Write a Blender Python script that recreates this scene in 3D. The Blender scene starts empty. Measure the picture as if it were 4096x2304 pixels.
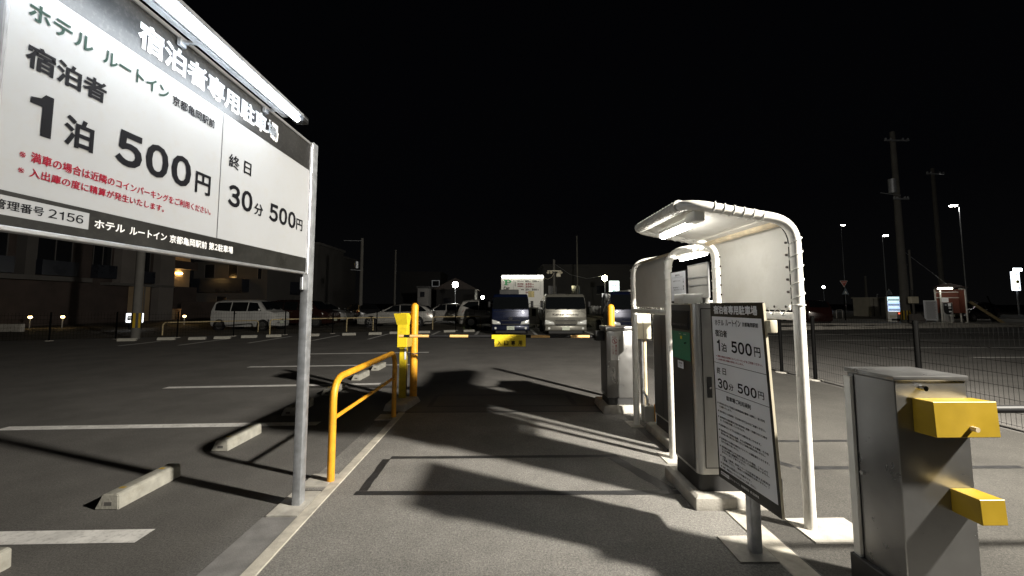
import bpy, bmesh, math, random
from mathutils import Vector, Matrix
R = math.radians
random.seed(7)
SC = bpy.context.scene
COL = SC.collection

# ---------------------------------------------------------------- camera, sky, exposure
cd = bpy.data.cameras.new('camera')
cam = bpy.data.objects.new('camera', cd); COL.objects.link(cam)
cam.location = (0, 0, 1.52)
cam.rotation_euler = (R(90 + 4.553), 0, R(-0.958))
cd.sensor_width = 36.0
cd.lens = 36.0 * 1670 / 4096
cd.shift_y = -73 / 4096
cd.clip_start = 0.05
cd.clip_end = 2000
SC.camera = cam

world = bpy.data.worlds.new('World'); SC.world = world; world.use_nodes = True
bg = world.node_tree.nodes['Background']
wn = world.node_tree
wtc = wn.nodes.new('ShaderNodeTexCoord'); wsx = wn.nodes.new('ShaderNodeSeparateXYZ'); wrp = wn.nodes.new('ShaderNodeValToRGB')
wn.links.new(wtc.outputs['Generated'], wsx.inputs[0]); wn.links.new(wsx.outputs[2], wrp.inputs[0]); wn.links.new(wrp.outputs[0], bg.inputs[0])
wrp.color_ramp.elements[0].position = 0.0; wrp.color_ramp.elements[0].color = (1., .98, 1.0, 1)      # town glow at the horizon
wrp.color_ramp.elements[1].position = 1.0; wrp.color_ramp.elements[1].color = (.20, .22, .36, 1)
e_ = wrp.color_ramp.elements.new(.22); e_.color = (.45, .47, .62, 1)
bg.inputs[1].default_value = 0.0017
SC.view_settings.view_transform = 'Standard'
SC.view_settings.look = 'None'
SC.view_settings.exposure = 0.48
SC.view_settings.gamma = 1.0
SC.cycles.use_denoising = True
SC.cycles.max_bounces = 6
SC.cycles.sample_clamp_indirect = 6.0

LAMP_W = 8600.0          # the lot's street lamp, behind and to the right of the viewer
TUBE_SIGN = 25.0         # fluorescent tubes (emission strength)
TUBE_SHELTER = 33.0

# ---------------------------------------------------------------- materials
MATS = {}
def mat(name, col=(.5, .5, .5), rough=.5, metal=0., var=0., vscale=4., bump=0., bscale=40., emit=None, es=0., spec=.5,
        coat=0., dirt=None, dscale=3., damt=.0, stretch=None):
    if name in MATS: return MATS[name]
    m = bpy.data.materials.new(name); m.use_nodes = True
    nt = m.node_tree; b = nt.nodes['Principled BSDF']
    b.inputs['Base Color'].default_value = (*col, 1)
    b.inputs['Roughness'].default_value = rough
    b.inputs['Metallic'].default_value = metal
    b.inputs['Specular IOR Level'].default_value = spec
    b.inputs['Coat Weight'].default_value = coat
    if emit:
        b.inputs['Emission Color'].default_value = (*emit, 1)
        b.inputs['Emission Strength'].default_value = es
    if var or bump or dirt:
        tc = nt.nodes.new('ShaderNodeTexCoord'); src = tc.outputs['Object']
        if stretch:
            mp = nt.nodes.new('ShaderNodeMapping'); mp.inputs['Scale'].default_value = stretch
            nt.links.new(src, mp.inputs[0]); src = mp.outputs[0]
        last = None
        if var:
            n = nt.nodes.new('ShaderNodeTexNoise'); n.inputs['Scale'].default_value = vscale; n.inputs['Detail'].default_value = 6
            nt.links.new(src, n.inputs['Vector'])
            r = nt.nodes.new('ShaderNodeValToRGB')
            r.color_ramp.elements[0].position = .3; r.color_ramp.elements[1].position = .7
            r.color_ramp.elements[0].color = (*[c * (1 - var) for c in col], 1)
            r.color_ramp.elements[1].color = (*[min(1, c * (1 + var)) for c in col], 1)
            nt.links.new(n.outputs[0], r.inputs[0]); last = r.outputs[0]
            rr = nt.nodes.new('ShaderNodeMath'); rr.operation = 'MULTIPLY_ADD'
            rr.inputs[1].default_value = .25; rr.inputs[2].default_value = max(.02, rough - .12)
            nt.links.new(n.outputs[0], rr.inputs[0]); nt.links.new(rr.outputs[0], b.inputs['Roughness'])
        if dirt:
            n2 = nt.nodes.new('ShaderNodeTexNoise'); n2.inputs['Scale'].default_value = dscale; n2.inputs['Detail'].default_value = 8
            n2.inputs['Roughness'].default_value = .7
            nt.links.new(src, n2.inputs['Vector'])
            r2 = nt.nodes.new('ShaderNodeValToRGB'); r2.color_ramp.elements[0].position = .5; r2.color_ramp.elements[1].position = .5 + .3
            r2.color_ramp.elements[0].color = (0, 0, 0, 1); r2.color_ramp.elements[1].color = (damt, damt, damt, 1)
            nt.links.new(n2.outputs[0], r2.inputs[0])
            mx = nt.nodes.new('ShaderNodeMix'); mx.data_type = 'RGBA'
            nt.links.new(r2.outputs[0], mx.inputs[0])
            if last: nt.links.new(last, mx.inputs[6])
            else: mx.inputs[6].default_value = (*col, 1)
            mx.inputs[7].default_value = (*dirt, 1); last = mx.outputs[2]
        if last: nt.links.new(last, b.inputs['Base Color'])
        if bump:
            n3 = nt.nodes.new('ShaderNodeTexNoise'); n3.inputs['Scale'].default_value = bscale; n3.inputs['Detail'].default_value = 4
            nt.links.new(src, n3.inputs['Vector'])
            bp = nt.nodes.new('ShaderNodeBump'); bp.inputs['Strength'].default_value = bump; bp.inputs['Distance'].default_value = .01
            nt.links.new(n3.outputs[0], bp.inputs['Height']); nt.links.new(bp.outputs[0], b.inputs['Normal'])
    MATS[name] = m
    return m

def asphalt(name, col, lum=1., speck=.5):
    m = bpy.data.materials.new(name); m.use_nodes = True; nt = m.node_tree; b = nt.nodes['Principled BSDF']
    tc = nt.nodes.new('ShaderNodeTexCoord')
    def noise(s, d=5, rough=.6):
        n = nt.nodes.new('ShaderNodeTexNoise'); n.inputs['Scale'].default_value = s; n.inputs['Detail'].default_value = d
        n.inputs['Roughness'].default_value = rough; nt.links.new(tc.outputs['Object'], n.inputs['Vector']); return n
    def ramp(src, p0, c0, p1, c1):
        r = nt.nodes.new('ShaderNodeValToRGB'); r.color_ramp.elements[0].position = p0; r.color_ramp.elements[1].position = p1
        r.color_ramp.elements[0].color = (*c0, 1); r.color_ramp.elements[1].color = (*c1, 1); nt.links.new(src, r.inputs[0]); return r
    def mix(kind, f, a, c):
        x = nt.nodes.new('ShaderNodeMix'); x.data_type = 'RGBA'; x.blend_type = kind; x.inputs[0].default_value = f
        nt.links.new(a, x.inputs[6]); nt.links.new(c, x.inputs[7]); return x.outputs[2]
    base = ramp(noise(.9, 7, .7).outputs[0], .3, [c * .72 for c in col], .72, [c * 1.25 for c in col])
    fine = ramp(noise(170, 3, .8).outputs[0], .36, (.3, .3, .31), .66, (1.75, 1.7, 1.6))
    c = mix('MULTIPLY', speck, base.outputs[0], fine.outputs[0])
    mid = ramp(noise(75, 4, .75).outputs[0], .34, (.58, .58, .59), .66, (1.42, 1.41, 1.38))
    c = mix('MULTIPLY', .8, c, mid.outputs[0])
    v = nt.nodes.new('ShaderNodeTexVoronoi'); v.inputs['Scale'].default_value = 62; nt.links.new(tc.outputs['Object'], v.inputs['Vector'])
    sp = ramp(v.outputs['Distance'], .09, (1, 1, 1), .15, (0, 0, 0))
    hs = nt.nodes.new('ShaderNodeMath'); hs.operation = 'GREATER_THAN'; hs.inputs[1].default_value = .9
    sx = nt.nodes.new('ShaderNodeSeparateColor'); nt.links.new(v.outputs['Color'], sx.inputs[0]); nt.links.new(sx.outputs[0], hs.inputs[0])
    ml = nt.nodes.new('ShaderNodeMath'); ml.operation = 'MULTIPLY'; nt.links.new(sp.outputs[0], ml.inputs[0]); nt.links.new(hs.outputs[0], ml.inputs[1])
    m2 = nt.nodes.new('ShaderNodeMath'); m2.operation = 'MULTIPLY'; m2.inputs[1].default_value = .55; nt.links.new(ml.outputs[0], m2.inputs[0])
    x = nt.nodes.new('ShaderNodeMix'); x.data_type = 'RGBA'; nt.links.new(m2.outputs[0], x.inputs[0]); nt.links.new(c, x.inputs[6])
    x.inputs[7].default_value = (.34, .32, .29, 1)
    nt.links.new(x.outputs[2], b.inputs['Base Color'])
    b.inputs['Roughness'].default_value = .82; b.inputs['Specular IOR Level'].default_value = .3
    bp = nt.nodes.new('ShaderNodeBump'); bp.inputs['Strength'].default_value = .75; bp.inputs['Distance'].default_value = .006
    nt.links.new(noise(190, 3, .8).outputs[0], bp.inputs['Height']); nt.links.new(bp.outputs[0], b.inputs['Normal'])
    MATS[name] = m; return m

M = {}
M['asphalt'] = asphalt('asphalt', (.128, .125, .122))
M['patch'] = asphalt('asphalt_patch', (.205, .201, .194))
M['seal'] = mat('crack_sealant', (.02, .02, .021), .6, var=.45, vscale=9, bump=.5, bscale=70)
M['gravel'] = asphalt('rough_ground', (.10, .09, .072))
M['concrete'] = mat('concrete', (.42, .40, .36), .85, var=.22, vscale=9, bump=.35, bscale=90, dirt=(.16, .15, .13), dscale=14, damt=.5)
M['stopper'] = mat('stopper_concrete', (.39, .38, .335), .85, var=.18, vscale=12, bump=.4, bscale=60, dirt=(.2, .18, .13), dscale=9, damt=.55)
M['kerb'] = mat('kerb_concrete', (.46, .43, .37), .85, var=.2, vscale=11, bump=.3, bscale=110, dirt=(.17, .16, .14), dscale=7, damt=.6)
M['gutter'] = mat('gutter_concrete', (.19, .185, .18), .85, var=.22, vscale=8, bump=.35, bscale=120, dirt=(.09, .09, .09), dscale=5, damt=.6)
M['line'] = mat('road_paint', (.74, .73, .71), .7, var=.16, vscale=6, bump=.2, bscale=150, dirt=(.16, .155, .15), dscale=26, damt=.75)
M['galv'] = mat('galvanised_steel', (.44, .46, .49), .45, .65, var=.22, vscale=14, bump=.05, bscale=30)
M['alu'] = mat('aluminium', (.62, .63, .65), .35, .8, var=.08, vscale=20)
M['steel'] = mat('stainless_steel', (.60, .60, .59), .36, .85, var=.1, vscale=5, stretch=(1, 1, .25), dirt=(.28, .27, .25), dscale=6, damt=.4)
M['cabinet'] = mat('cabinet_metal_paint', (.33, .33, .33), .3, .85, var=.07, vscale=7, dirt=(.22, .21, .2), dscale=9, damt=.04)
M['whitepipe'] = mat('white_pipe_paint', (.74, .73, .69), .35, var=.06, vscale=8, dirt=(.4, .36, .28), dscale=11, damt=.45)
M['tarp'] = mat('tarpaulin', (.66, .65, .61), .6, var=.06, vscale=3, bump=.25, bscale=14, dirt=(.42, .38, .3), dscale=3.5, damt=.3)
M['cord'] = mat('white_cord', (.7, .7, .66), .8)
M['rustbar'] = mat('stained_bar', (.62, .52, .36), .5, var=.25, vscale=9, dirt=(.3, .17, .06), dscale=6, damt=.7)
M['amber'] = mat('amber_paint', (.80, .37, .022), .45, var=.12, vscale=6, dirt=(.26, .11, .03), dscale=20, damt=.6, bump=.08, bscale=50)
M['yellow'] = mat('yellow_paint', (.74, .56, .02), .45, var=.08, vscale=7, dirt=(.3, .2, .04), dscale=17, damt=.6, bump=.06, bscale=50)
M['mustard'] = mat('mustard_paint', (.40, .265, .016), .45, var=.1, vscale=8, dirt=(.3, .2, .03), dscale=14, damt=.3)
M['boom_light'] = mat('boom_reflective', (.82, .5, .19), .4, var=.05, vscale=9)
M['black'] = mat('black_plastic', (.010, .010, .011), .55, spec=.3)
M['darkpanel'] = mat('charcoal_panel', (.055, .055, .056), .38, .2, var=.1, vscale=4)
M['darkbase'] = mat('dark_plinth_paint', (.025, .025, .026), .55, var=.2, vscale=6)
M['green'] = mat('green_panel', (.012, .19, .115), .4, var=.08, vscale=6)
M['white'] = mat('white_plastic', (.78, .78, .74), .45, var=.05, vscale=6)
M['cream'] = mat('cream_enamel', (.62, .57, .44), .45, var=.06, vscale=6)
M['signwhite'] = mat('sign_sheet_white', (.34, .35, .365), .38, var=.03, vscale=3, dirt=(.33, .31, .27), dscale=22, damt=.4)
M['signblack'] = mat('sign_sheet_black', (.013, .013, .012), .42, var=.3, vscale=8, dirt=(.12, .115, .1), dscale=42, damt=.2)
M['ink'] = mat('ink_black', (.006, .006, .008), .6, spec=.15)
M['inkgreen'] = mat('ink_dark_green', (.02, .048, .038), .6, spec=.2)
M['inkred'] = mat('ink_red', (.26, .006, .022), .6, spec=.2)
M['inkwhite'] = mat('letter_white', (.8, .8, .8), .4)
M['inkgrey'] = mat('ink_grey', (.09, .09, .1), .5)
M['paper'] = mat('paper', (.84, .86, .9), .5, var=.03, vscale=5)
M['acrylic'] = mat('frosted_acrylic', (.42, .41, .38), .35, var=.08, vscale=4)
M['glass'] = mat('dark_glass', (.006, .007, .008), .06, spec=.6, coat=.3)
M['glass2'] = mat('window_glass', (.012, .013, .016), .12, spec=.6)
M['tyre'] = mat('tyre_rubber', (.016, .016, .017), .8, var=.2, vscale=20)
M['rim'] = mat('alloy_rim', (.5, .5, .5), .3, .8)
M['chrome'] = mat('chrome', (.7, .7, .7), .12, 1.)
M['headlamp'] = mat('headlamp_glass', (.75, .77, .75), .2, .1, coat=.6)
M['taillamp'] = mat('taillamp_red', (.34, .006, .008), .15, coat=.6)
M['plate'] = mat('number_plate', (.55, .6, .5), .5)
M['plategreen'] = mat('plate_ink', (.02, .1, .05), .5)
M['polecon'] = mat('pole_concrete', (.10, .096, .088), .85, var=.15, vscale=3, bump=.2, bscale=60)
M['wallgrey'] = mat('wall_render_grey', (.085, .08, .076), .85, var=.12, vscale=.7)
M['wallpale'] = mat('wall_render_pale', (.17, .155, .145), .85, var=.12, vscale=.8)
M['walldark'] = mat('wall_tile_dark', (.06, .045, .04), .7, var=.25, vscale=1.2)
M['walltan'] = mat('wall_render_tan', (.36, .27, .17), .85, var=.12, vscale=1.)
M['housewall'] = mat('house_wall_dark', (.02, .019, .019), .85, var=.15, vscale=.8)
M['slab'] = mat('slab_grey', (.11, .105, .10), .85, var=.15, vscale=.9)
M['balcony'] = mat('balcony_panel_dark', (.02, .023, .032), .3, var=.2, vscale=1.)
M['shed'] = mat('shed_sheet_metal', (.4, .38, .32), .6, var=.12, vscale=2)
M['redwall'] = mat('maroon_sheet', (.17, .05, .03), .6, var=.15, vscale=4)
M['fencewire'] = mat('fence_wire', (.004, .004, .004), .8, spec=.1)
M['fencepost'] = mat('fence_post', (.004, .004, .004), .9, spec=.05)
M['guardpipe'] = mat('guard_pipe_paint', (.46, .37, .2), .5, var=.2, vscale=5)
M['guardwhite'] = mat('guard_pipe_white', (.5, .48, .44), .5, var=.2, vscale=5)
M['roadred'] = mat('road_sign_red', (.4, .06, .04), .5)
M['roadblue'] = mat('road_sign_blue', (.16, .2, .24), .5)
M['grass'] = mat('weeds', (.07, .09, .03), .8, var=.4, vscale=6)
def paint(n, c, metal=.3): return mat('car_paint_' + n, c, .28, metal, var=.05, vscale=2, coat=.7)
def glow(n, c, s): return mat('lit_' + n, (.8, .8, .8), .5, emit=c, es=s)

# ---------------------------------------------------------------- mesh helpers
class MB:
    def __init__(s): s.v = []; s.f = []
    def add(s, v, f):
        o = len(s.v); s.v += [tuple(p) for p in v]; s.f += [tuple(i + o for i in q) for q in f]; return s
    def quad(s, a, b, c, d): return s.add([a, b, c, d], [(0, 1, 2, 3)])
    def box(s, x0, x1, y0, y1, z0, z1):
        return s.add([(x0, y0, z0), (x1, y0, z0), (x1, y1, z0), (x0, y1, z0), (x0, y0, z1), (x1, y0, z1), (x1, y1, z1), (x0, y1, z1)],
                     [(0, 3, 2, 1), (4, 5, 6, 7), (0, 1, 5, 4), (1, 2, 6, 5), (2, 3, 7, 6), (3, 0, 4, 7)])
    def bbox(s, x0, x1, y0, y1, z0, z1, bev=.01, seg=2, vert_only=False):
        bm = bmesh.new(); bmesh.ops.create_cube(bm, size=1)
        for v in bm.verts:
            v.co = ((x0 + x1) / 2 + v.co.x * (x1 - x0), (y0 + y1) / 2 + v.co.y * (y1 - y0), (z0 + z1) / 2 + v.co.z * (z1 - z0))
        es = [e for e in bm.edges if (not vert_only) or abs(e.verts[0].co.z - e.verts[1].co.z) > 1e-4]
        bmesh.ops.bevel(bm, geom=es, offset=bev, segments=seg, profile=.5, affect='EDGES')
        return s.frombm(bm)
    def frombm(s, bm):
        bm.verts.ensure_lookup_table(); bm.verts.index_update()
        s.add([v.co[:] for v in bm.verts], [[v.index for v in f.verts] for f in bm.faces]); bm.free(); return s
    def hull(s, pts, bev=0, seg=2):
        bm = bmesh.new(); [bm.verts.new(p) for p in pts]
        r = bmesh.ops.convex_hull(bm, input=bm.verts)
        bmesh.ops.dissolve_limit(bm, angle_limit=R(2), verts=bm.verts, edges=bm.edges)
        if bev: bmesh.ops.bevel(bm, geom=bm.edges[:], offset=bev, segments=seg, profile=.5, affect='EDGES', clamp_overlap=True)
        return s.frombm(bm)
    def prism(s, poly, axis, a, b):
        """poly: 2D points; axis 'x': (y,z) extruded a..b in x; 'y': (x,z); 'z': (x,y)"""
        def P(p, t): return {'x': (t, p[0], p[1]), 'y': (p[0], t, p[1]), 'z': (p[0], p[1], t)}[axis]
        n = len(poly)
        return s.add([P(p, a) for p in poly] + [P(p, b) for p in poly],
                     [tuple(range(n))[::-1], tuple(range(n, 2 * n))] + [(i, (i + 1) % n, n + (i + 1) % n, n + i) for i in range(n)])
    def tube(s, path, r, n=10, caps=True, r1=None):
        P = [Vector(p) for p in path]; m = len(P); rings = []; up = None
        for i, p in enumerate(P):
            t = (P[min(i + 1, m - 1)] - P[max(i - 1, 0)]).normalized()
            if up is None:
                up = Vector((0, 0, 1)) if abs(t.z) < .9 else Vector((1, 0, 0))
            a = t.cross(up).normalized(); up = a.cross(t).normalized()
            rr = r if r1 is None else r + (r1 - r) * i / (m - 1)
            rings.append([p + a * (rr * math.cos(2 * math.pi * k / n)) + up * (rr * math.sin(2 * math.pi * k / n)) for k in range(n)])
        v = [q for g in rings for q in g]; f = []
        for i in range(m - 1):
            for k in range(n): f.append((i * n + k, i * n + (k + 1) % n, (i + 1) * n + (k + 1) % n, (i + 1) * n + k))
        if caps: f += [tuple(range(n))[::-1], tuple((m - 1) * n + k for k in range(n))]
        return s.add(v, f)
    def cyl(s, p0, p1, r, n=16, r1=None): return s.tube([p0, p1], r, n, True, r1)
    def lathe(s, c, prof, n=20, axis='z'):
        v = []; f = []
        for (r, h) in prof:
            for k in range(n):
                a = 2 * math.pi * k / n; x, y = r * math.cos(a), r * math.sin(a)
                q = {'z': (x, y, h), 'y': (x, h, y), 'x': (h, x, y)}[axis]
                v.append((c[0] + q[0], c[1] + q[1], c[2] + q[2]))
        for i in range(len(prof) - 1):
            for k in range(n): f.append((i * n + k, i * n + (k + 1) % n, (i + 1) * n + (k + 1) % n, (i + 1) * n + k))
        f += [tuple(range(n))[::-1], tuple((len(prof) - 1) * n + k for k in range(n))]
        return s.add(v, f)
    def ball(s, c, r, n=12, sx=1, sy=1, sz=1):
        prof = [(max(1e-3, r * math.sin(math.pi * i / 8)), -r * math.cos(math.pi * i / 8)) for i in range(9)]
        o = len(s.v); s.lathe((0, 0, 0), prof, n)
        s.v[o:] = [(c[0] + a * sx, c[1] + b * sy, c[2] + d * sz) for a, b, d in s.v[o:]]; return s
    def build(s, name, m, parent=None, smooth=False, rel=None):
        """rel: subtract this world origin (parts given in world coordinates under an Empty)"""
        me = bpy.data.meshes.new(name)
        v = s.v
        if parent is not None and rel is None: rel = parent.get('_o')
        if rel is not None:
            v = [(a - rel[0], b - rel[1], c - rel[2]) for a, b, c in v]
        me.from_pydata(v, [], s.f)
        bm = bmesh.new(); bm.from_mesh(me); bmesh.ops.recalc_face_normals(bm, faces=bm.faces); bm.to_mesh(me); bm.free()
        me.materials.append(m)
        if smooth:
            me.polygons.foreach_set('use_smooth', [True] * len(me.polygons))
            try: me.set_sharp_from_angle(angle=R(38))
            except Exception: pass
        me.update()
        o = bpy.data.objects.new(name, me); COL.objects.link(o)
        if parent is not None:
            o.parent = parent
            if '_o' in parent: o['_o'] = list(parent['_o'])
        return o

def tag(o, label=None, cat=None, group=None, kind=None):
    if label: o['label'] = label
    if cat: o['category'] = cat
    if group: o['group'] = group
    if kind: o['kind'] = kind
    return o
def thing(name, label, cat, loc=(0, 0, 0), rz=0, group=None, world=True):
    o = bpy.data.objects.new(name, None); COL.objects.link(o); o.location = loc; o.rotation_euler = (0, 0, rz)
    o.empty_display_size = .1
    if world: o['_o'] = list(loc)
    return tag(o, label, cat, group)
def struct(name, mb, m, smooth=False):
    o = mb.build(name, m, None, smooth); o['kind'] = 'structure'; return o
def copy_tree(o, parent=None):
    c = o.copy(); COL.objects.link(c)
    if parent is not None: c.parent = parent
    for ch in list(o.children): copy_tree(ch, c)
    return c
def arc(cx, cz, r, a0, a1, n=7):
    return [(cx + r * math.cos(R(a0 + (a1 - a0) * i / n)), cz + r * math.sin(R(a0 + (a1 - a0) * i / n))) for i in range(n + 1)]
def round_path(pts, r, n=6):
    P = [Vector(p) for p in pts]; out = [P[0]]
    for i in range(1, len(P) - 1):
        a = (P[i - 1] - P[i]); b = (P[i + 1] - P[i]); rr = min(r, a.length * .48, b.length * .48)
        p0 = P[i] + a.normalized() * rr; p1 = P[i] + b.normalized() * rr
        for k in range(n + 1):
            t = k / n; out.append(p0 * (1 - t) ** 2 + P[i] * 2 * t * (1 - t) + p1 * t * t)
    out.append(P[-1]); return out

# ---------------------------------------------------------------- lettering
GLY = {}
ONE = [(.10, .50), (.10, .60), (.24, .64), (.30, .73), (.42, .73), (.42, 0), (.27, 0), (.27, .50)]
def glyph(ch, bold):
    k = (ch, bold)
    if k in GLY: return GLY[k]
    if ch == ' ': GLY[k] = ([], [], .38); return GLY[k]
    if ch == '1':
        w = .0 if bold > .02 else .035
        GLY[k] = ([(x if x < .2 else (x + w if x < .35 else x - w * .3), y) for x, y in ONE], [tuple(range(8))], .56); return GLY[k]
    full = chr(ord(ch) + 0xFEE0) if ('!' <= ch <= '~') else ch
    d = bpy.data.curves.new('g', 'FONT'); d.body = full; d.size = 1; d.bevel_depth = 0 if ch == '※' else bold; d.bevel_resolution = 0
    d.fill_mode = 'FRONT'; d.resolution_u = 3
    o = bpy.data.objects.new('g', d); COL.objects.link(o)
    bpy.context.view_layer.update()
    me = bpy.data.meshes.new_from_object(o.evaluated_get(bpy.context.evaluated_depsgraph_get()))
    v = [(p.co.x, p.co.y) for p in me.vertices]; f = [tuple(p.vertices) for p in me.polygons]
    bpy.data.objects.remove(o); bpy.data.curves.remove(d); bpy.data.meshes.remove(me)
    adv = 1.0
    if full != ch and v:
        x0 = min(p[0] for p in v); x1 = max(p[0] for p in v)
        adv = max(.3, x1 - x0 + .09); v = [(p[0] - x0 + .045, p[1]) for p in v]
    GLY[k] = (v, f, adv); return GLY[k]
def run(mb, text, box, fm, bold=.03, off=.002, vertical=False):
    """fit text into box (s0,s1,t0,t1), t up; fm(s,t,n) -> world point"""
    V = []; F = []; x = 0.
    for i, ch in enumerate(text):
        v, f, a = glyph(ch, bold); o = len(V)
        if vertical: V += [(p[0], p[1] - i * 1.05) for p in v]
        else: V += [(p[0] + x, p[1]) for p in v]
        F += [tuple(q + o for q in g) for g in f]; x += a
    x0 = min(p[0] for p in V); x1 = max(p[0] for p in V); y0 = min(p[1] for p in V); y1 = max(p[1] for p in V)
    s0, s1, t0, t1 = box
    if s1 is None: s1 = s0 + (x1 - x0) * (t1 - t0) / (y1 - y0)
    mb.add([fm(s0 + (p[0] - x0) / (x1 - x0) * (s1 - s0), t0 + (p[1] - y0) / (y1 - y0) * (t1 - t0), off) for p in V], F)
def letters(name, m, parent, fm, runs, off=.002):
    mb = MB()
    for r in runs:
        run(mb, r[0], r[1], fm, r[2] if len(r) > 2 else .03, off, r[3] if len(r) > 3 else False)
    return mb.build(name, m, parent)
def plane_map(o, s, n):
    o, s, n = Vector(o), Vector(s).normalized(), Vector(n).normalized()
    return lambda a, b, k=0: o + s * a + Vector((0, 0, b)) + n * k
def rect(mb, fm, s0, s1, t0, t1, k): return mb.quad(fm(s0, t0, k), fm(s1, t0, k), fm(s1, t1, k), fm(s0, t1, k))

# ================================================================ SETTING
g = MB().quad((-400, -60, 0), (400, -60, 0), (400, 700, 0), (-400, 700, 0))
struct('ground', g, M['asphalt'])
# concrete kerb flush with the lane, left, and the gutter strip beside it
struct('kerb_strip_left', MB().bbox(-1.475, -1.385, -1.5, 5.95, -.05, .010, .004, 1), M['kerb'])
struct('gutter_strip', MB().quad((-1.72, -1.5, .004), (-1.478, -1.5, .004), (-1.478, 3.12, .004), (-1.72, 3.12, .004)), M['gutter'])
struct('gutter_strip_far', MB().quad((-1.66, 3.55, .004), (-1.478, 3.55, .004), (-1.478, 5.6, .004), (-1.66, 5.6, .004)), M['patch'])
struct('kerb_strip_right', MB().bbox(1.61, 1.76, -1.5, 3.2, -.05, .010, .004, 1), M['kerb'])
# sealed saw cuts of the vehicle loops
def strip(mb, a, b, w, z=.004, n=10):
    a = Vector((*a, 0)); b = Vector((*b, 0)); t = (b - a); l = t.length; t.normalize(); s = Vector((-t.y, t.x, 0))
    L = []; Rr = []
    for i in range(n + 1):
        p = a + t * (l * i / n)
        j0 = w / 2 * (1 + random.uniform(-.16, .16)); j1 = w / 2 * (1 + random.uniform(-.16, .16))
        L.append(p + s * j0 + Vector((0, 0, z))); Rr.append(p - s * j1 + Vector((0, 0, z)))
    mb.add(L + Rr, [(i, i + 1, n + 2 + i, n + 1 + i) for i in range(n)])
sl = MB()
strip(sl, (-1.2, 3.49), (1.5, 3.46), .075); strip(sl, (-1.12, 4.26), (1.12, 4.27), .07)
strip(sl, (-1.15, 3.53), (-1.15, 4.22), .07, .0046); strip(sl, (1.34, 3.5), (1.06, 4.23), .12, .0046)
strip(sl, (-1.14, 6.3), (1.4, 6.32), .06); strip(sl, (-1.1, 7.05), (1.04, 7.06), .07)
strip(sl, (-1.11, 6.33), (-1.11, 7.02), .07, .0046); strip(sl, (1.05, 6.36), (1.03, 7.02), .08, .0046)
strip(sl, (-1.38, 5.97), (1.42, 5.98), .05)
strip(sl, (2.15, 4.69), (4.6, 4.68), .06); strip(sl, (2.7, 3.94), (4.8, 3.93), .07); strip(sl, (2.3, 4.6), (2.68, 3.97), .08, .0046)
struct('loop_sealant', sl, M['seal'])
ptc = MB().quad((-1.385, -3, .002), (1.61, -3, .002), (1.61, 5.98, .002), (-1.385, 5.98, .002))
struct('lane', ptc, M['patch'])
M['exit'] = asphalt('asphalt_exit_dimmed', (.070, .068, .064))  # asphalt darkened to stand in for weaker lamp light on this side
struct('exit_lane_dimmed', MB().add([(1.78, -6, .002), (6.05, -6, .002), (6.05, 12, .002), (3.4, 12, .002), (3.4, 5.98, .002), (1.78, 5.98, .002)], [(0, 1, 2, 3, 4, 5)]), M['exit'])
# bay lines of the near row (they run slightly askew to the lane)
def bay_line(name, x1, y1, x0, y0, w):
    struct(name, MB().quad((x0, y0 - w / 2, .004), (x1, y1 - w / 2, .004), (x1, y1 + w / 2, .004), (x0, y0 + w / 2, .004)), M['line'])
for i, (y1, y0) in enumerate(((2.90, 2.85), (5.45, 5.30), (8.05, 7.75), (10.5, 10.19), (13.1, 12.7))):
    bay_line('bay_line', -2.35, y1, -6.1, y0, .16)
# far row: lines along the lane direction
for x, ya, yb in ((-11.75, 15.4, 18.2), (-9.75, 16.2, 19.4), (-7.8, 17.2, 20.0), (-5.75, 17.8, 21.5), (-3.5, 20.2, 22.8), (-1.4, 19.6, 23.4), (1.5, 20.0, 24.0), (4.3, 19.2, 24.0), (-13.7, 15.2, 17.0), (7.4, 19, 24)):
    struct('bay_line', MB().quad((x - .07, ya, .004), (x + .07, ya, .004), (x + .07, yb, .004), (x - .07, yb, .004)), M['line'])
# strip of bare ground behind the far fence, verge of the next road
struct('bare_ground', MB().quad((-60, 2.0, .003), (14, 31.0, .003), (14, 44, .003), (-60, 26, .003)), M['gravel'])
# lines in the lot beyond the right-hand fence
for x0, y0, x1, y1 in ((12.7, 14.1, 26, 14.2), (12.95, 11.6, 26, 11.75), (13.0, 17.0, 26, 17.1)):
    struct('bay_line', MB().quad((x0, y0 - .06, .004), (x1, y1 - .06, .004), (x1, y1 + .06, .004), (x0, y0 + .06, .004)), M['line'])
struct('pavement', MB().box(17, 60, 28.6, 36, 0, .13), M['concrete'])
struct('verge', MB().box(9, 60, 36.01, 60, .0, .16), M['gravel'])
wl = MB()
for x in (8.5,): wl.quad((x, 19.0, .004), (34, 22.5, .004), (34, 22.65, .004), (x, 19.15, .004))
struct('road_edge_line', wl, M['line'])

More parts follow.
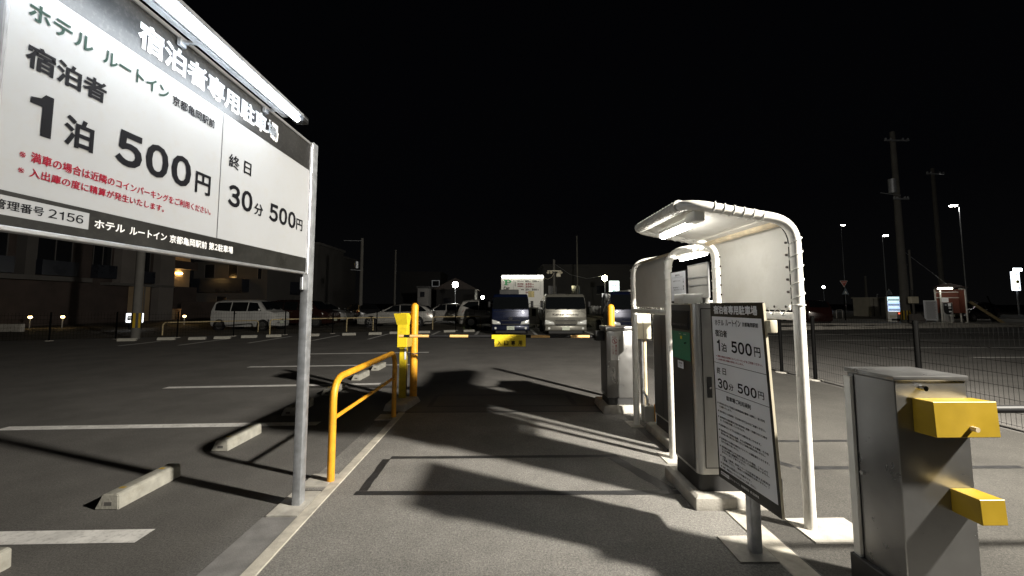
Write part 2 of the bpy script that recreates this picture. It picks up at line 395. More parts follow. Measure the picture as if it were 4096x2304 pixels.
# ================================================================ BIG SIGN, LEFT
t = thing('parking_sign', 'large black and white parking price board on steel posts under a bright tube', 'sign', (-1.53, 2.2, 0))
y0, y1, z0, z1 = 1.215, 3.165, 1.745, 2.735
MB().box(-1.53, -1.503, y0, y1, z0, z1).build('backing_panel', M['alu'], t)
fm = plane_map((-1.5, 1.25, 0), (0, 1, 0), (1, 0, 0))
mb = MB(); rect(mb, fm, -.036, 1.905, 1.857, 2.531, .0); mb.build('white_sheet', M['signwhite'], t)
mb = MB(); rect(mb, fm, -.036, 1.905, 2.5312, 2.728, .0005); mb.build('header_band', mat('sign_sheet_dusty_black', (.026, .026, .026), .36, var=.3, vscale=3, dirt=(.25, .24, .22), dscale=60, damt=.28), t)
mb = MB(); rect(mb, fm, -.036, 1.905, 1.752, 1.8568, .0005); mb.build('footer_band', M['signblack'], t)
mb = MB(); rect(mb, fm, -.03, .26, 1.783, 1.842, .0015); mb.build('number_label', M['signwhite'], t)
fr = MB(); fr.bbox(-1.532, -1.488, y0, y1, 2.729, 2.748, .003, 1); fr.bbox(-1.532, -1.488, y0, y1, 1.735, 1.751, .003, 1)
fr.bbox(-1.532, -1.488, y0 - .014, y0, 1.735, 2.748, .003, 1); fr.bbox(-1.532, -1.488, y1, y1 + .014, 1.735, 2.748, .003, 1)
fr.build('frame', M['alu'], t)
letters('header_lettering', M['inkwhite'], t, fm, [('宿泊者専用駐車場', (.395, 1.452, 2.565, 2.685), .032)], .0035)
letters('black_lettering', M['ink'], t, fm, [
    ('宿泊者', (.022, .286, 2.260, 2.340), .03), ('1', (.046, .112, 2.058, 2.196), .03), ('泊', (.150, .253, 2.060, 2.166), .03),
    ('500', (.338, .724, 2.058, 2.200), .035), ('円', (.754, .857, 2.056, 2.160), .022), ('京都亀岡駅前', (.588, .862, 2.412, 2.458), .018),
    ('終', (.985, 1.075, 2.258, 2.335), .016), ('日', (1.116, 1.184, 2.262, 2.337), .016),
    ('30', (.994, 1.211, 2.048, 2.170), .032), ('分', (1.230, 1.322, 2.048, 2.122), .02), ('500', (1.390, 1.723, 2.044, 2.160), .032), ('円', (1.735, 1.824, 2.045, 2.128), .016),
    ('管理番号', (-.024, .112, 1.799, 1.829), .014), ('2156', (.125, .239, 1.799, 1.829), .012)], .003)
letters('green_lettering', M['inkgreen'], t, fm, [('ホテル', (.018, .225, 2.415, 2.474), .022), ('ルートイン', (.262, .566, 2.415, 2.472), .022)], .003)
letters('red_lettering', M['inkred'], t, fm, [('※満車の場合は近隣のコインパーキングをご利用ください。', (.030, .868, 1.964, 1.998), .016),
    ('※入出庫の度に精算が発生いたします。', (.030, .582, 1.916, 1.946), .016)], .003)
letters('footer_lettering', M['inkwhite'], t, fm, [('ホテル', (.279, .402, 1.793, 1.825), .022), ('ルートイン', (.422, .606, 1.793, 1.825), .022),
    ('京都亀岡駅前', (.622, .855, 1.789, 1.826), .02), ('第2駐車場', (.869, 1.057, 1.789, 1.828), .02)], .003)
mb = MB(); rect(mb, fm, .9235, .9265, 1.857, 2.531, .0022); mb.build('divider_line', M['ink'], t)
def sq_post(x, y, w, d, h, zb=0):
    p = MB(); p.bbox(x - w / 2, x + w / 2, y - d / 2, y + d / 2, zb, h, .006, 2, True); return p
sq_post(-1.562, 3.315, .062, .085, 2.80).build('post', M['galv'], t, True)
sq_post(-1.562, 1.02, .062, .085, 2.80).build('post', M['galv'], t, True)
MB().bbox(-1.556, -1.535, 3.19, 3.262, 1.62, 2.70, .003, 1).add(*MB().bbox(-1.60, -1.535, 1.10, 1.18, 1.62, 2.70, .003, 1).__dict__.values()).build('mounting_rail', M['galv'], t)
for a_, b_ in ((3.13, 3.52), (.85, 1.2)): MB().box(-1.70, -1.478, a_, b_, -.02, .011).build('footing', M['concrete'], t)
lf = MB().prism([(-1.322, 2.690), (-1.270, 2.690), (-1.262, 2.676), (-1.257, 2.678), (-1.264, 2.700), (-1.322, 2.702)], 'y', .95, 2.60)
lf.build('lamp_housing', M['galv'], t)
ar = MB()
for yy in (1.1, 1.85, 2.52): ar.box(-1.49, -1.324, yy - .010, yy + .010, 2.703, 2.714).box(-1.49, -1.474, yy - .018, yy + .018, 2.69, 2.725)
ar.box(-1.405, -1.375, .95, 2.58, 2.690, 2.7025).box(-1.362, -1.338, .95, 2.59, 2.688, 2.7025)
ar.build('lamp_bracket', M['galv'], t)
MB().bbox(-1.335, -1.258, 2.55, 2.615, 2.655, 2.70, .008, 2).build('lamp_end_cap', M['black'], t, True)
MB().cyl((-1.298, .97, 2.664), (-1.298, 2.548, 2.664), .0165, 12).build('lamp_tube', glow('sign_tube', (.87, .94, 1.), TUBE_SIGN), t, True)

# ================================================================ WHEEL STOPS
def stop_mesh():
    bm = MB()
    prof = [(0, 0), (.178, 0), (.172, .100), (.158, .112), (.066, .112), (.05, .104)]
    bm.prism(prof, 'y', 0, .60); return bm
def make_stop(label, loc, rz, group, detail=True):
    t = thing('wheel_stop', label, 'wheel stop', loc, rz, group, world=False)
    bm = bmesh.new(); me = stop_mesh()
    vs = [bm.verts.new(p) for p in me.v]; [bm.faces.new([vs[i] for i in f]) for f in me.f]
    bmesh.ops.bevel(bm, geom=bm.edges[:], offset=.006, segments=2, affect='EDGES')
    mb = MB().frombm(bm); mb.v = [(a - .178, b, c) for a, b, c in mb.v]
    mb.build('block', M['stopper'], t, True)
    h = MB()
    for yy in (-.0012, .6012):
        h.add([(-.118, yy, .030), (-.052, yy, .030), (-.052, yy, .066), (-.118, yy, .066)], [(0, 1, 2, 3)])
    h.build('end_socket', M['slab'], t)
    if detail:
        MB().box(-.118, -.052, -.0016, -.0008, .056, .066).box(-.118, -.108, -.0016, -.0008, .03, .056).build('socket_lip', M['concrete'], t)  # pale concrete edging along the socket's top and one side
        for y_ in (.1, .47): MB().box(-.10, -.06, y_, y_ + .03, .1119, .1131).build('reflector', M['mustard'], t)
    return t
near = [(1.99, 'wheel stop cut by the left edge of the photo'), (3.255, 'concrete wheel stop nearest the camera beside the big sign post'),
        (4.475, 'concrete wheel stop touched by the shadow loop of the yellow rail'), (5.818, 'concrete wheel stop half hidden by the big sign post'),
        (7.05, 'concrete wheel stop seen just through the near end of the yellow rail'), (8.40, 'concrete wheel stop seen under the middle of the yellow rail'),
        (9.61, 'farthest of the wheel stops along the lane, seen above the yellow rail')]
for y, l in near: make_stop(l, (-2.847, y, 0), 0, 'wheel stops along the lane')
far = [(-14.9, 17.35), (-13.7, 17.8), (-12.55, 17.95), (-11.75, 18.3), (-10.95, 18.85), (-10.1, 19.25), (-8.6, 19.7), (-7.1, 20.2), (-6.0, 20.6), (-5.15, 21.15), (-3.85, 21.6), (-2.65, 22.25), (-1.65, 22.5)]
fl = ['pale wheel stop at the foot of the left utility pole', 'wheel stop just right of the left utility pole', 'wheel stop left of the white minivan in the far row', 'wheel stop below the tail of the white minivan', 'wheel stop below the door of the white minivan',
      'wheel stop below the nose of the white minivan', 'wheel stop just left of the big sign post in the far row', 'wheel stop just right of the big sign post in the far row', 'wheel stop below the bonnet of the silver wagon', 'wheel stop behind the yellow arm rest',
      'wheel stop right of the yellow bollard in the far row', 'wheel stop below the pipe guard right of the bollard', 'wheel stop beside the front of the blue truck']
s0 = None
for (x, y), l in zip(far, fl):
    if s0 is None: s0 = make_stop(l, (x, y, 0), R(90 + 18), 'wheel stops of the far row', False); s = s0
    else: s = copy_tree(s0); s.location = (x, y, 0); s['label'] = l

# ================================================================ YELLOW RAIL, BOLLARDS, ARM REST
t = thing('guard_rail', 'orange yellow bent pipe guard rail with one middle bar beside the lane', 'guard rail', (-1.48, 4.7, 0))
MB().tube(round_path([(-1.484, 3.715, 0), (-1.484, 3.715, .862), (-1.478, 5.715, .862), (-1.478, 5.715, 0)], .2, 9), .031, 16).build('hoop', M['amber'], t, True)
MB().cyl((-1.483, 3.74, .525), (-1.478, 5.69, .525), .0185, 12).build('middle_bar', M['amber'], t, True)
for a_, b_ in ((3.60, 3.86), (5.58, 5.85)): MB().box(-1.69, -1.478, a_, b_, -.02, .012).build('footing', M['concrete'], t)

def bollard(label, x, y, h=1.52, zb=0):
    t = thing('bollard', label, 'bollard', (x, y, zb), 0, 'amber bollards at the gate')
    r = .057
    MB().lathe((x, y, zb), [(r, 0), (r, h - r)] + [(r * math.cos(R(a)), h - r + r * math.sin(R(a))) for a in (20, 40, 60, 75, 88)], 24).build('pipe', M['amber'], t, True)
    return t
t = bollard('amber round topped bollard behind the arm rest on the left of the lane', -1.44, 6.72)
MB().cyl((-1.44, 6.72, .715), (-1.44, 6.72, .735), .0585, 24).build('joint_band', M['walldark'], t, True)
bollard('amber round topped bollard standing behind the gate machine', 1.735, 6.85, 1.50)

t = thing('arm_rest', 'bright yellow forked arm rest post catching the gate boom', 'arm rest', (-1.57, 6.55, 0))
MB().hull([(-1.72, 6.05, 0), (-1.40, 6.0, 0), (-1.30, 6.65, 0), (-1.72, 6.7, 0), (-1.70, 6.10, .085), (-1.42, 6.06, .085), (-1.34, 6.6, .085), (-1.70, 6.62, .085)], .01).build('footing', M['concrete'], t, True)
MB().bbox(-1.613, -1.512, 6.49, 6.60, .08, .86, .004, 1).build('post', M['yellow'], t)
MB().box(-1.5115, -1.5085, 6.53, 6.565, .1, .84).build('post_slot', M['walldark'], t)
MB().bbox(-1.645, -1.495, 6.46, 6.63, .845, 1.20, .005, 1).build('box', M['yellow'], t)
fk = MB()
# two flared plates forming a V that the boom drops into
fk.add([(-1.652, 6.46, 1.19), (-1.495, 6.46, 1.19), (-1.495, 6.39, 1.36), (-1.685, 6.39, 1.36), (-1.645, 6.475, 1.19), (-1.495, 6.475, 1.19), (-1.495, 6.405, 1.36), (-1.675, 6.405, 1.36)],
       [(0, 1, 2, 3), (4, 5, 6, 7), (0, 1, 5, 4), (1, 2, 6, 5), (2, 3, 7, 6), (3, 0, 4, 7)])
fk.add([(-1.645, 6.615, 1.19), (-1.495, 6.615, 1.19), (-1.495, 6.72, 1.36), (-1.665, 6.72, 1.36), (-1.645, 6.63, 1.19), (-1.495, 6.63, 1.19), (-1.495, 6.735, 1.36), (-1.665, 6.735, 1.36)],
       [(0, 1, 2, 3), (4, 5, 6, 7), (0, 1, 5, 4), (1, 2, 6, 5), (2, 3, 7, 6), (3, 0, 4, 7)])
fk.add([(-1.651, 6.47, 1.19), (-1.651, 6.62, 1.19), (-1.678, 6.725, 1.355), (-1.678, 6.40, 1.355)], [(0, 1, 2, 3)])
fk.build('fork', M['yellow'], t)
MB().hull([(-1.495, 6.47, .85), (-1.495, 6.60, .85), (-1.42, 6.5, 1.0), (-1.42, 6.58, 1.0), (-1.495, 6.47, 1.03), (-1.495, 6.60, 1.03), (-1.43, 6.5, .86)]).build('latch', M['mustard'], t)
MB().box(-1.535, -1.508, 6.482, 6.4885, .66, .84).build('label_plate', M['paper'], t)

# ================================================================ BARRIER GATE
def knob(mb, c, r, n, l=.03):
    c = Vector(c); n = Vector(n)
    mb.tube([c, c + n * l * .6, c + n * l * .62, c + n * l], r, 14)
t = thing('barrier_gate', 'grey barrier gate machine with lowered striped boom across the lane', 'barrier gate', (1.63, 6.1, 0))
MB().hull([(1.36, 5.86, 0), (1.95, 5.86, 0), (1.95, 6.5, 0), (1.36, 6.5, 0), (1.38, 5.88, .10), (1.93, 5.88, .10), (1.93, 6.48, .10), (1.38, 6.48, .10)], .008).build('plinth', M['concrete'], t, True)
MB().bbox(1.445, 1.815, 5.935, 6.29, .10, .205, .004, 1).build('base', M['darkbase'], t)
MB().bbox(1.43, 1.83, 5.92, 6.30, .2, 1.125, .008, 2).build('cabinet', M['cabinet'], t, True)
MB().bbox(1.418, 1.842, 5.905, 6.315, 1.13, 1.185, .008, 2).build('lid', M['cabinet'], t, True)
MB().box(1.427, 1.4305, 5.95, 6.27, .25, 1.1).build('side_door', M['darkpanel'], t)
k = MB(); knob(k, (1.455, 5.92, .70), .012, (0, -1, 0), .02); k.build('lock', M['chrome'], t, True)
bx0 = 1.32
MB().bbox(1.30, 1.43, 6.03, 6.17, .98, 1.12, .01, 2).build('boom_hub', M['black'], t, True)
segs = [(-1.53, -1.455, 1), (-1.455, -1.37, 0), (-1.37, -1.095, 1), (-1.095, -.795, 0), (-.795, -.53, 1), (-.53, -.185, 0), (-.185, .075, 1), (.075, .375, 0), (.375, .65, 1), (.65, .955, 0), (.955, 1.225, 1), (1.225, 1.305, 0)]
a = MB(); b = MB()
for s, e, c in segs: (a if c else b).cyl((s + .0005, 6.10, 1.045 - .004 * (s + 1.5)), (e - .0005, 6.10, 1.045 - .004 * (e + 1.5)), .021, 14)
bo = b.build('boom', M['black'], t, True)
a.build('light_stripes', M['boom_light'], bo, True)
pl = MB().box(-.15, .30, 6.066, 6.071, .895, 1.01); pl.box(-.19, .30, 6.064, 6.0655, 1.005, 1.065)
p = pl.build('hanging_plate', M['yellow'], t)
fm = plane_map((-.15, 6.066, 0), (1, 0, 0), (0, -1, 0))
letters('plate_lettering', M['ink'], p, fm, [(c, (.04 + i * .1, .098 + i * .1, .912, .980), .03) for i, c in enumerate('入口専用')], .002)
fm = plane_map((1.43, 5.9195, 0), (1, 0, 0), (0, -1, 0))
st = MB(); rect(st, fm, .06, .17, .72, 1.06, .0005); st = st.build('warning_sticker', M['alu'], t)
sk = MB()
for i in range(28):
    a0, a1 = 2 * math.pi * i / 28, 2 * math.pi * (i + 1) / 28
    P = lambda a, r: fm(.115 + r * math.cos(a), .985 + r * math.sin(a), .0015)
    sk.quad(P(a0, .037), P(a1, .037), P(a1, .030), P(a0, .030))
sk.quad(fm(.089, 1.006, .0015), fm(.094, 1.011, .0015), fm(.141, .964, .0015), fm(.136, .959, .0015))
for poly in ([(.11, .995), (.12, .995), (.121, .975), (.109, .975)], [(.109, .9745), (.115, .9745), (.108, .957), (.103, .957)], [(.115, .9745), (.121, .9745), (.127, .957), (.122, .957)], [(.111, .998), (.119, .998), (.119, 1.007), (.111, 1.007)]):
    sk.add([fm(x, y, .0015) for x, y in poly], [(0, 1, 2, 3)])
run(sk, 'あぶない', (.078, .152, 1.030, 1.050), fm, .01, .0015)
run(sk, '通行禁止', (.118, .146, .80, .935), fm, .01, .0015, True)
run(sk, '歩行者', (.082, .10, .80, .925), fm, .0, .0015, True)
sk.build('sticker_print', M['inkred'], st)

# ================================================================ SHELTERS
def shelter(label, mir, xp, xe, ya, yb, zt, cap):
    """mir: +1 posts on the right, roof reaches left; -1 mirrored"""
    t = thing('pipe_shelter', label, 'shelter', (xp, (ya + yb) / 2, 0), 0, 'white pipe shelters over the machines')
    r = .037
    path = round_path([(xp, ya, 0), (xp, ya, zt - .03), (xe, ya, zt + .1), (xe, yb, zt + .1), (xp, yb, zt - .03), (xp, yb, 0)], .17, 8)
    MB().tube(path, r, 16).build('pipe_frame', M['whitepipe'], t, True)
    # roof sheet (slightly sagging) and back sheet
    n, mth = 12, 10; V = []; F = []
    for i in range(n + 1):
        for j in range(mth + 1):
            u, v = i / n, j / mth
            x = xp - mir * .165 + (xe + mir * .03 - xp + mir * .165) * u; y = ya + .02 + (yb - ya - .04) * v
            z = zt - .004 + .1 * u - .018 * math.sin(math.pi * v) * math.sin(math.pi * u)
            V.append((x, y, z))
    for i in range(n):
        for j in range(mth): q = i * (mth + 1) + j; F.append((q, q + 1, q + mth + 2, q + mth + 1))
    rf = MB().add(V, F)
    # lapped edge over the front pipe
    rf.build('roof_sheet', M['tarp'], t, True)
    fr = MB().tube([(xe + mir * (-.004), ya + .10, zt + .102), (xe - mir * .004, yb - .10, zt + .102)], r + .006, 12); fr.build('roof_hem', M['tarp'], t, True)
    V = []; F = []; zb = 1.475
    xs = xp; zk = zt - .2
    prof = [(xs, zb + (zk - zb) * k / 8) for k in range(9)]
    for k in range(1, 7):
        q = k / 6; prof.append((xs * (1 - q) ** 2 + xs * 2 * q * (1 - q) + (xs - mir * .17) * q * q, zk * (1 - q) ** 2 + (zt - .03) * 2 * q * (1 - q) + (zt - .006) * q * q))
    m2 = len(prof) - 1
    for i in range(n + 1):
        for j in range(m2 + 1):
            u = i / n
            V.append((prof[j][0] + mir * .008 * math.sin(math.pi * u) * math.sin(math.pi * min(1, j / 8)), ya + .075 + (yb - ya - .15) * u, prof[j][1]))
    for i in range(n):
        for j in range(m2): q = i * (m2 + 1) + j; F.append((q, q + 1, q + m2 + 2, q + m2 + 1))
    bs = MB().add(V, F).build('back_sheet', M['tarp'], t, True)
    MB().box(xs - mir * .012 - .003, xs - mir * .012 + .003, ya + .07, yb - .07, zb - .006, zb + .030).build('hem', M['tarp'], bs)
    ey = MB()
    for k in range(8):
        yy = ya + .11 + (yb - ya - .22) * k / 7
        ey.tube([(xs - mir * .0165, yy, zb + .018), (xs - mir * .0185, yy, zb + .018)], .010, 10)
    for k in range(5):
        for yy in (ya + .09, yb - .09): ey.tube([(xs - mir * .002, yy, 1.6 + .09 * k), (xs - mir * .012, yy, 1.6 + .09 * k)], .009, 10)
    ey.build('eyelets', M['walldark'], bs)
    MB().cyl((xp, ya, 1.425), (xp, yb, 1.425), .028, 14).build('lower_rail', M['whitepipe'], t, True)
    MB().cyl((xp - mir * .09, ya + .03, zt - .035), (xp - mir * .09, yb - .03, zt - .035), .026, 12).build('inner_beam', M['rustbar'], t, True)
    # lacing
    c = MB(); rc = .0038
    pts = []
    nz = 16
    for k in range(nz + 1):
        yy = ya + .07 + (yb - ya - .14) * k / nz
        pts.append((xs - mir * (.020 if k % 2 == 0 else .031), yy, zb + .018 if k % 2 == 0 else 1.428))
    c.tube(pts, rc, 6)
    for yy in (ya, yb):
        w = []
        for k in range(5 * 14 + 1):
            an = 2 * math.pi * k / 14; w.append((xp + (r + .004) * math.cos(an), yy + (r + .004) * math.sin(an), 1.5 + .098 * k / 14))
        c.tube(w, rc, 6)
        c.tube([(xp + (r + .004) * math.cos(a * .35), yy + (r + .004) * math.sin(a * .35), 1.505) for a in range(19)], rc * 1.3, 6)
        w = []
        L0 = Vector((xp - mir * .2, yy, zt + .0)); L1 = Vector((xe + mir * .16, yy, zt + .078)); d = (L1 - L0)
        for k in range(6 * 14 + 1):
            an = 2 * math.pi * k / 14; p = L0 + d * (k / 84)
            w.append((p.x, p.y + (r + .004) * math.cos(an), p.z + (r + .004) * math.sin(an)))
        c.tube(w, rc, 6)
    w = []
    for k in range(15 * 12 + 1):
        an = 2 * math.pi * k / 12; yy = ya + .1 + (yb - ya - .2) * k / 180
        w.append((xe + (r + .009) * math.cos(an), yy, zt + .102 + (r + .009) * math.sin(an)))
    c.tube(w, rc, 6)
    c.build('lacing_cord', M['cord'], t, True)
    if cap:
        for q in (ya, yb): MB().box(xp - .09, xp + .33, q - .17, q + .13, -.02, .010).build('footing', M['concrete'], t)
    else:
        for q in (ya, yb): MB().box(xp - .11, xp + .045, q - .13, q + .15, -.02, .010).build('footing', M['concrete'], t)
    return t
T1 = shelter('nearer white pipe shelter whose roof reaches left over the lane machine', 1, 2.06, 1.285, 2.907, 4.03, 2.13, True)
def tube_lamp(t, x, ya, yb, z, dirx):
    MB().bbox(x - .035, x + .045, ya - .15, ya + .01, z - .005, z + .075, .012, 3).build('lamp_end_box', M['white'], t, True)
    MB().bbox(x - .028, x + .028, ya, yb + .02, z + .012, z + .05, .008, 2).build('lamp_body', M['white'], t, True)
    MB().bbox(x - .026, x + .026, ya + .012, yb, z - .030, z + .0115, .018, 4).build('lamp_tube', glow('shelter_tube', (1., .96, .88), TUBE_SHELTER), t, True)
tube_lamp(T1, 1.40, 3.10, 3.66, 2.115, 1)
T2 = shelter('farther white pipe shelter opening away from the lane over the second machine', -1, 1.65, 2.42, 4.19, 5.33, 2.06, False)
tube_lamp(T2, 2.26, 4.62, 5.40 - .1, 2.085, -1)

# ================================================================ PAYMENT MACHINES
def kiosk(name, label, x0, x1, ya, yb, face, plinth):
    """face -1: front panel looks left (towards the lane); +1: right"""
    t = thing(name, label, 'parking machine', ((x0 + x1) / 2, (ya + yb) / 2, 0), 0, 'parking machines under the shelters')
    px0, px1, py0, py1 = plinth
    MB().hull([(px0, py0, 0), (px1, py0, 0), (px1, py1, 0), (px0, py1, 0), (px0 + .002, py0 + .002, .085), (px1 - .002, py0 + .002, .085), (px1 - .002, py1 - .002, .085), (px0 + .002, py1 - .002, .085),
               (px0 + .03, py0 + .03, .102), (px1 - .03, py0 + .03, .102), (px1 - .03, py1 - .03, .102), (px0 + .03, py1 - .03, .102)], .004).build('plinth', M['concrete'], t, True)
    MB().bbox(x0 + .012, x1 - .012, ya + .012, yb - .012, .10, .235, .03, 4, True).build('base', M['darkbase'], t, True)
    MB().bbox(x0, x1, ya, yb, .23, 1.515, .045, 6, True).build('housing', M['steel'], t, True)
    return t
K1 = kiosk('parking_machine', 'nearer steel parking machine with green front panel, behind the small price board', 1.462, 1.93, 3.235, 3.70, -1, (1.405, 1.99, 3.165, 3.78))
MB().box(1.4585, 1.4615, 3.285, 3.655, .25, 1.505).build('front_panel', M['darkpanel'], K1)
f1 = MB().bbox(1.4555, 1.458, 3.30, 3.645, 1.06, 1.285, .001, 1); f1 = f1.build('green_panel', M['green'], K1)
MB().hull([(1.458, 3.30, 1.30), (1.458, 3.645, 1.30), (1.458, 3.30, 1.46), (1.458, 3.645, 1.46), (1.445, 3.31, 1.33), (1.445, 3.635, 1.33), (1.452, 3.31, 1.45), (1.452, 3.635, 1.45)], .004).build('display_visor', M['black'], K1)
fm = plane_map((1.4555, 3.66, 0), (0, -1, 0), (-1, 0, 0))
letters('lettering', M['inkgrey'], K1, fm, [('駐車券をお取り下さい', (.03, .34, 1.333, 1.352), .01)], .0115)
MB().bbox(1.4515, 1.4555, 3.44, 3.47, 1.225, 1.25, .001, 1).build('coin_slot', M['yellow'], f1)
MB().cyl((1.4555, 3.36, 1.20), (1.4555, 3.40, 1.195), .006, 8).build('handle', M['chrome'], f1)
letters('panel_print', M['inkwhite'], f1, fm, [('駐車券', (.16, .20, 1.262, 1.272), .0), ('領収書', (.25, .30, 1.262, 1.272), .0)], .0015)
mb = MB(); rect(mb, fm, .125, .24, .985, 1.045, .004); lbl = mb.build('label_plate', M['paper'], K1)
letters('label_print', M['ink'], lbl, fm, [('発券機', (.15, .215, 1.02, 1.034), .0), ('入口', (.165, .2, .997, 1.01), .0)], .0055)
# side door (faces the camera)
fs = plane_map((1.462, 3.235, 0), (1, 0, 0), (0, -1, 0))
d = MB(); rect(d, fs, .058, .41, .28, 1.475, .0025); dr = d.build('side_door', M['steel'], K1)
e = MB()
for s0_, s1_, t0_, t1_ in ((.054, .060, .276, 1.479), (.408, .414, .276, 1.479), (.0602, .4078, .276, .282), (.0602, .4078, 1.473, 1.479)): rect(e, fs, s0_, s1_, t0_, t1_, .0035)
e.build('door_gap', M['black'], dr)
MB().box(1.548, 1.582, 3.222, 3.2325, .80, .955).build('lock_plate', M['darkpanel'], dr)
k = MB(); knob(k, (1.565, 3.222, .875), .008, (0, -1, 0), .012); k.build('lock', M['chrome'], dr, True)
MB().bbox(1.395, 1.605, 3.25, 3.44, 1.518, 1.592, .008, 2).build('top_cover', M['white'], K1, True)

K2 = kiosk('parking_machine', 'farther steel parking machine with its dark back to the lane, behind the left shelter post', 1.765, 2.24, 4.42, 5.03, 1, (1.70, 2.32, 4.33, 5.13))
MB().box(1.7615, 1.7645, 4.48, 4.975, .25, 1.505).build('back_panel', M['darkpanel'], K2)
MB().box(1.7605, 1.7625, 4.72, 4.723, .26, 1.5).build('panel_seam', M['black'], K2)
MB().bbox(1.74, 2.26, 4.40, 5.05, 1.518, 1.545, .008, 2).build('top_cover', M['steel'], K2, True)

t = thing('notice_board', 'framed white notice sheet standing above the green panelled machine', 'notice', (1.46, 3.5, 1.5))
MB().box(1.462, 1.474, 3.335, 3.655, 1.52, 1.79).build('frame', M['black'], t)
fm = plane_map((1.4605, 3.65, 0), (0, -1, 0), (-1, 0, 0))
mb = MB(); rect(mb, fm, .006, .30, 1.535, 1.782, .0); mb.build('sheet', M['paper'], t)
letters('print', M['inkgrey'], t, fm, [('駐車方法', (.10, .19, 1.745, 1.762), .02), ('駐車券を取ってください', (.05, .21, 1.700, 1.713), .005), ('事前精算機にて', (.05, .18, 1.645, 1.657), .005), ('精算をお済ませください', (.06, .24, 1.626, 1.638), .005),
    ('退場の際に', (.06, .20, 1.583, 1.595), .005), ('ゲートへ', (.06, .17, 1.565, 1.577), .005), ('入庫', (.25, .27, 1.685, 1.725), .01, True), ('精算', (.25, .27, 1.625, 1.665), .01, True), ('出庫', (.25, .27, 1.56, 1.60), .01, True)], .002)
rl = MB(); rect(rl, fm, .03, .25, 1.735, 1.7365, .002); rl.build('rule_line', M['inkgrey'], t)
for y_ in (3.38, 3.58): MB().box(1.4742, 1.49, y_, y_ + .03, 1.515, 1.7).build('stand', M['black'], t)
t = thing('acrylic_screen', 'frosted grey screen panel standing on top of the nearer parking machine', 'screen', (1.55, 3.33, 1.52))
MB().box(1.55, 1.556, 3.16, 3.51, 1.56, 1.83).build('panel', M['acrylic'], t)
MB().box(1.5475, 1.5495, 3.17, 3.50, 1.722, 1.728).box(1.5475, 1.5495, 3.17, 3.50, 1.66, 1.666).box(1.5475, 1.5585, 3.15, 3.1595, 1.56, 1.832).box(1.5475, 1.5585, 3.1602, 3.51, 1.8305, 1.835).build('edge_strip', M['alu'], t)
for y_ in (3.25, 3.44): MB().box(1.545, 1.565, y_, y_ + .02, 1.516, 1.57).build('bracket', M['alu'], t)

# junction box, conduits
t = thing('junction_box', 'cream junction box on conduits behind the far shelter post', 'junction box', (1.8, 5.5, 0))
MB().bbox(1.725, 1.91, 5.47, 5.62, 1.05, 1.38, .006, 1).build('box', M['cream'], t)
MB().box(1.803, 1.807, 5.4665, 5.4705, 1.06, 1.37).build('door_gap', M['walldark'], t)
MB().cyl((1.80, 5.55, .1), (1.80, 5.55, 1.05), .022, 12).build('grey_conduit', M['galv'], t, True)
MB().cyl((1.85, 5.56, 0), (1.85, 5.56, 1.05), .022, 12).build('tan_conduit', M['rustbar'], t, True)
MB().bbox(1.695, 1.815, 5.16, 5.29, .075, .27, .005, 1).build('pull_box', M['steel'], t)
MB().box(1.816, 1.828, 5.155, 5.17, .02, .29).build('yellow_strip', M['amber'], t)
MB().tube(round_path([(1.76, 5.24, .26), (1.76, 5.24, .36), (1.78, 5.5, .4), (1.80, 5.55, .6)], .06), .016, 10).build('flexible_conduit', M['galv'], t, True)

# ================================================================ SMALL PRICE BOARD, RIGHT
t = thing('price_board', 'tall narrow parking price and rules board on a square post in front of the machine', 'sign', (1.53, 2.66, 0))
TL, TR, BR, BL = Vector((1.45, 2.939, 1.52)), Vector((1.45, 2.339, 1.523)), Vector((1.49, 2.318, .36)), Vector((1.456, 2.916, .348))
def fm(a, b, k=0):
    """a 0..0.6 from the far edge, b 0..1.165 downward"""
    u, v = a / .6, -b / 1.165
    return TL * (1 - u) * (1 - v) + TR * u * (1 - v) + BR * u * v + BL * (1 - u) * v + Vector((-k, 0, 0))
nA = 8; V = []; F = []
for kx in (0, -.012):
    for i in range(nA + 1):
        for j in range(nA + 1): V.append(fm(.6 * i / nA, -1.165 * j / nA, kx))
q = (nA + 1)
for L in (0, 1):
    for i in range(nA):
        for j in range(nA): o = L * q * q + i * q + j; F.append((o, o + 1, o + q + 1, o + q))
rim = [i * q for i in range(q)] + [nA * q + j for j in range(1, q)] + [i * q + nA for i in range(nA - 1, -1, -1)] + [j for j in range(nA - 1, 0, -1)]
for i in range(len(rim)): a_, b_ = rim[i], rim[(i + 1) % len(rim)]; F.append((a_, b_, b_ + q * q, a_ + q * q))
MB().add(V, F).build('board', M['signblack'], t)
def patch(mb, s0, s1, t0, t1, k, n=6):
    V = [fm(s0 + (s1 - s0) * i / n, -(t0 + (t1 - t0) * j / n), k) for i in range(n + 1) for j in range(n + 1)]
    mb.add(V, [(i * (n + 1) + j, i * (n + 1) + j + 1, (i + 1) * (n + 1) + j + 1, (i + 1) * (n + 1) + j) for i in range(n) for j in range(n)])
mb = MB(); patch(mb, .018, .582, .092, 1.10, .0012); mb.build('white_sheet', M['paper'], t)
B = lambda s0, s1, t0, t1: (s0, s1, -t1, -t0)
letters('header_lettering', M['paper'], t, fm, [('宿泊者専用駐車場', B(.05, .55, .018, .076), .032)], .0025)
